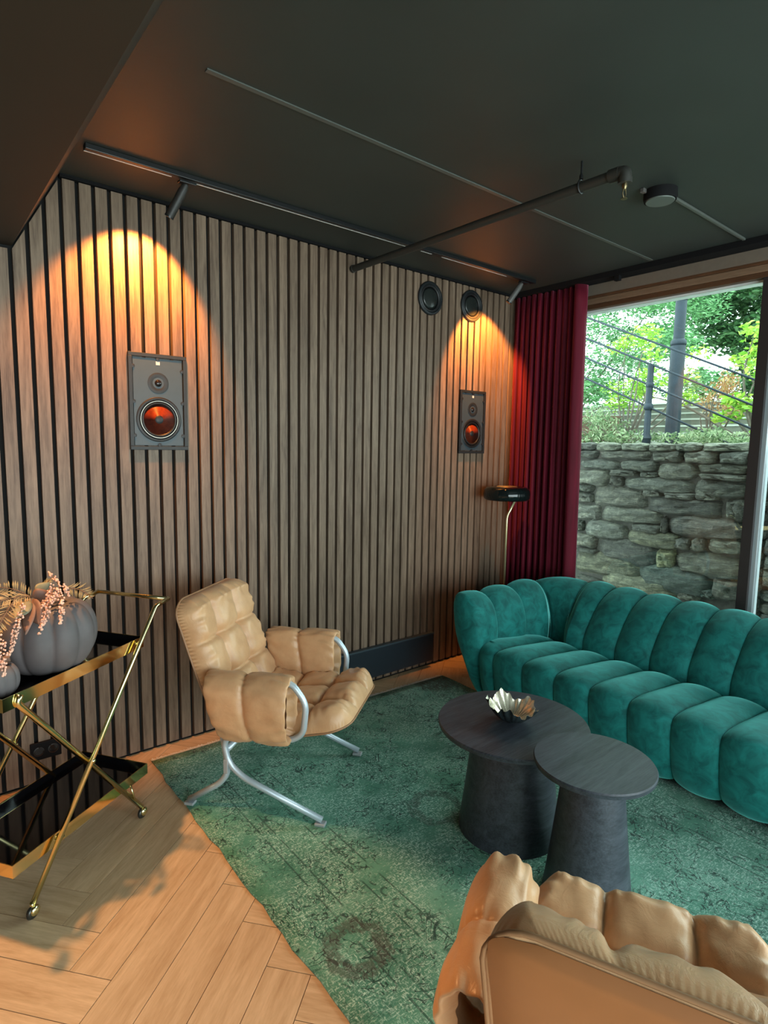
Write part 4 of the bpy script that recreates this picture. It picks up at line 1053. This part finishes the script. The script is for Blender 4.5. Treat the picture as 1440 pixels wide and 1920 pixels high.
for yp in (0.0, 1.6, -1.6):
    zt = 2.31 + yp * .465
    obj('post', MB().lathe([(.040, 1.5), (.040, 1.60), (.048, 1.615), (.040, 1.63), (.030, 1.66), (.028, zt)], 16, (5.0, yp, 0)).ball((5.0, yp, 1.912 + yp * .465), .045, 8, 12).ball((5.0, yp, 2.117 + yp * .465), .038, 8, 12), M['pole_blue'], rl, smooth=True, world=True, angle=50)

rng = np.random.default_rng(5)
def leaves(name, blobs, size, mat, parent, ar=.45, flat_=.3):
    """blobs: (x,y,z, rx,ry,rz, count); small folded leaves scattered in clusters"""
    V = []; F = []; base = 0; Vs = []; Fs = []
    for (x, y, z, rx, ry, rz, cnt) in blobs:
        d = rng.normal(size=(cnt, 3)); d /= np.linalg.norm(d, axis=1)[:, None]; r = rng.random(cnt) ** .45
        c = np.array([x, y, z]) + d * r[:, None] * np.array([rx, ry, rz])
        a = rng.normal(size=(cnt, 3)); a[:, 2] *= flat_; a /= np.linalg.norm(a, axis=1)[:, None]
        b_ = rng.normal(size=(cnt, 3)); b_ -= a * (a * b_).sum(1)[:, None]; b_ /= np.linalg.norm(b_, axis=1)[:, None]
        l = (size * rng.uniform(.6, 1.3, cnt))[:, None]
        nn = np.cross(a, b_)
        P = np.stack([c - a * l * .5, c + b_ * l * ar * .5 + nn * l * .08, c + a * l * .5, c - b_ * l * ar * .5 + nn * l * .08], 1).reshape(-1, 3)
        Vs.append(P); Fs.append(np.arange(cnt * 4).reshape(-1, 4) + base); base += cnt * 4
    V = np.concatenate(Vs); F = np.concatenate(Fs)
    if parent is not None: V = V - np.array(parent.location)
    me = bpy.data.meshes.new(name); me.from_pydata(V.tolist(), [], F.tolist()); me.materials.append(mat)
    o = bpy.data.objects.new(name, me); COL.objects.link(o); o.parent = parent; o['kind'] = 'stuff'; return o
def branches(name, root, tips, r, parent, mat=None):
    mb = MB(); root = Vector(root)
    for tp in tips:
        tp = Vector(tp); m_ = root.lerp(tp, .5) + Vector((random.uniform(-.1, .1), random.uniform(-.15, .15), random.uniform(0, .15)))
        P = catmull([root, m_, tp], 5); mb.tube(P, [r * (1 - .8 * i / (len(P) - 1)) for i in range(len(P))], 6)
    return obj(name, mb, mat or M['bark'], parent, smooth=True, world=True)
t = thing('feathery_tree', 'light feathery green tree at the left of the window view', 'tree', (6.6, 2.2, 1.5))
bl = []
for _ in range(72): bl.append((random.uniform(6.0, 7.8), random.uniform(.25, 2.4), random.uniform(2.15, 4.3), .32, .36, .16, 420))
branches('branch', (6.6, 2.2, 1.5), [(b_[0], b_[1], b_[2]) for b_ in bl[::8]], .022, t)
leaves('foliage', bl, .060, M['leaf_mid'], t, .32)
t = thing('bushy_tree', 'dense dark green bushy tree at the right of the window view', 'tree', (10.9, .6, 1.5))
bl = []
for _ in range(95): bl.append((random.uniform(9.3, 11.2), random.uniform(-1.6, 2.5), random.uniform(2.5, 5.6), .45, .42, .34, 420))
branches('branch', (10.9, .6, 1.5), [(b_[0], b_[1], b_[2]) for b_ in bl[::12]], .07, t)
leaves('foliage', bl, .11, M['leaf_dark'], t, .5)
t = thing('bright_shrub', 'bright yellow-green shrub leaning over the right of the railing', 'shrub', (5.7, -.75, 1.5))
bl = []
for _ in range(22): bl.append((random.uniform(5.4, 6.0), random.uniform(-1.35, -.45), random.uniform(1.62, 2.45), .13, .15, .08, 60))
for p in ((5.6, -.95, 2.55), (5.7, -1.15, 2.75), (5.7, -.62, 2.62), (5.8, -.72, 2.40), (5.9, .55, 2.12)): bl.append((*p, .16, .16, .10, 80))
branches('branch', (5.7, -.75, 1.5), [(b_[0], b_[1], b_[2]) for b_ in bl[::2]], .02, t)
leaves('foliage', bl, .075, M['leaf_bright'], t, .5)
t = thing('sapling', 'bright green sapling between the railing post and the curtain', 'shrub', (5.6, .55, 1.5))
bl = [(random.uniform(5.4, 5.9), random.uniform(-.05, .85), random.uniform(1.95, 2.75), .13, .16, .09, 60) for _ in range(22)]
branches('branch', (5.6, .55, 1.5), [(b_[0], b_[1], b_[2]) for b_ in bl[::2]], .014, t)
leaves('foliage', bl, .055, M['leaf_bright'], t, .45)
t = thing('rusty_shrub', 'rusty orange dry shrub right of the lamp post', 'shrub', (5.9, -.22, 1.5))
bl = [(random.uniform(5.75, 6.1), random.uniform(-.42, -.12), random.uniform(1.85, 2.30), .10, .09, .12, 60) for _ in range(12)]
branches('branch', (5.9, -.22, 1.5), [(b_[0], b_[1], b_[2]) for b_ in bl], .010, t)
leaves('foliage', bl, .055, M['leaf_orange'], t, .25, 1.6)
t = thing('undergrowth', 'pale green undergrowth along the top of the stone wall', 'undergrowth', (4.95, 0, 1.52))
bl = [(random.uniform(4.86, 5.5), random.uniform(-2.0, 1.6), random.uniform(1.52, 1.66), .12, .15, .07, 80) for _ in range(70)]
bl += [(random.uniform(4.9, 5.5), random.uniform(.30, 1.05), random.uniform(1.6, 1.88), .12, .12, .10, 60) for _ in range(22)]
branches('branch', (5.1, .4, 1.5), [(b_[0], b_[1], b_[2]) for b_ in bl[-22::2]], .008, t)
leaves('foliage', bl, .050, M['leaf_pale'], t, .35, 1.0)
t = thing('brown_bin', 'dark brown timber box at the left end of the planting', 'planter', (5.4, .72, 1.52))
obj('body', MB().box(5.3, 5.6, .62, .95, 1.52, 1.84).box(5.29, 5.61, .61, .96, 1.84, 1.865), M['pumpkin_stem'], t, world=True, bevel=.004)
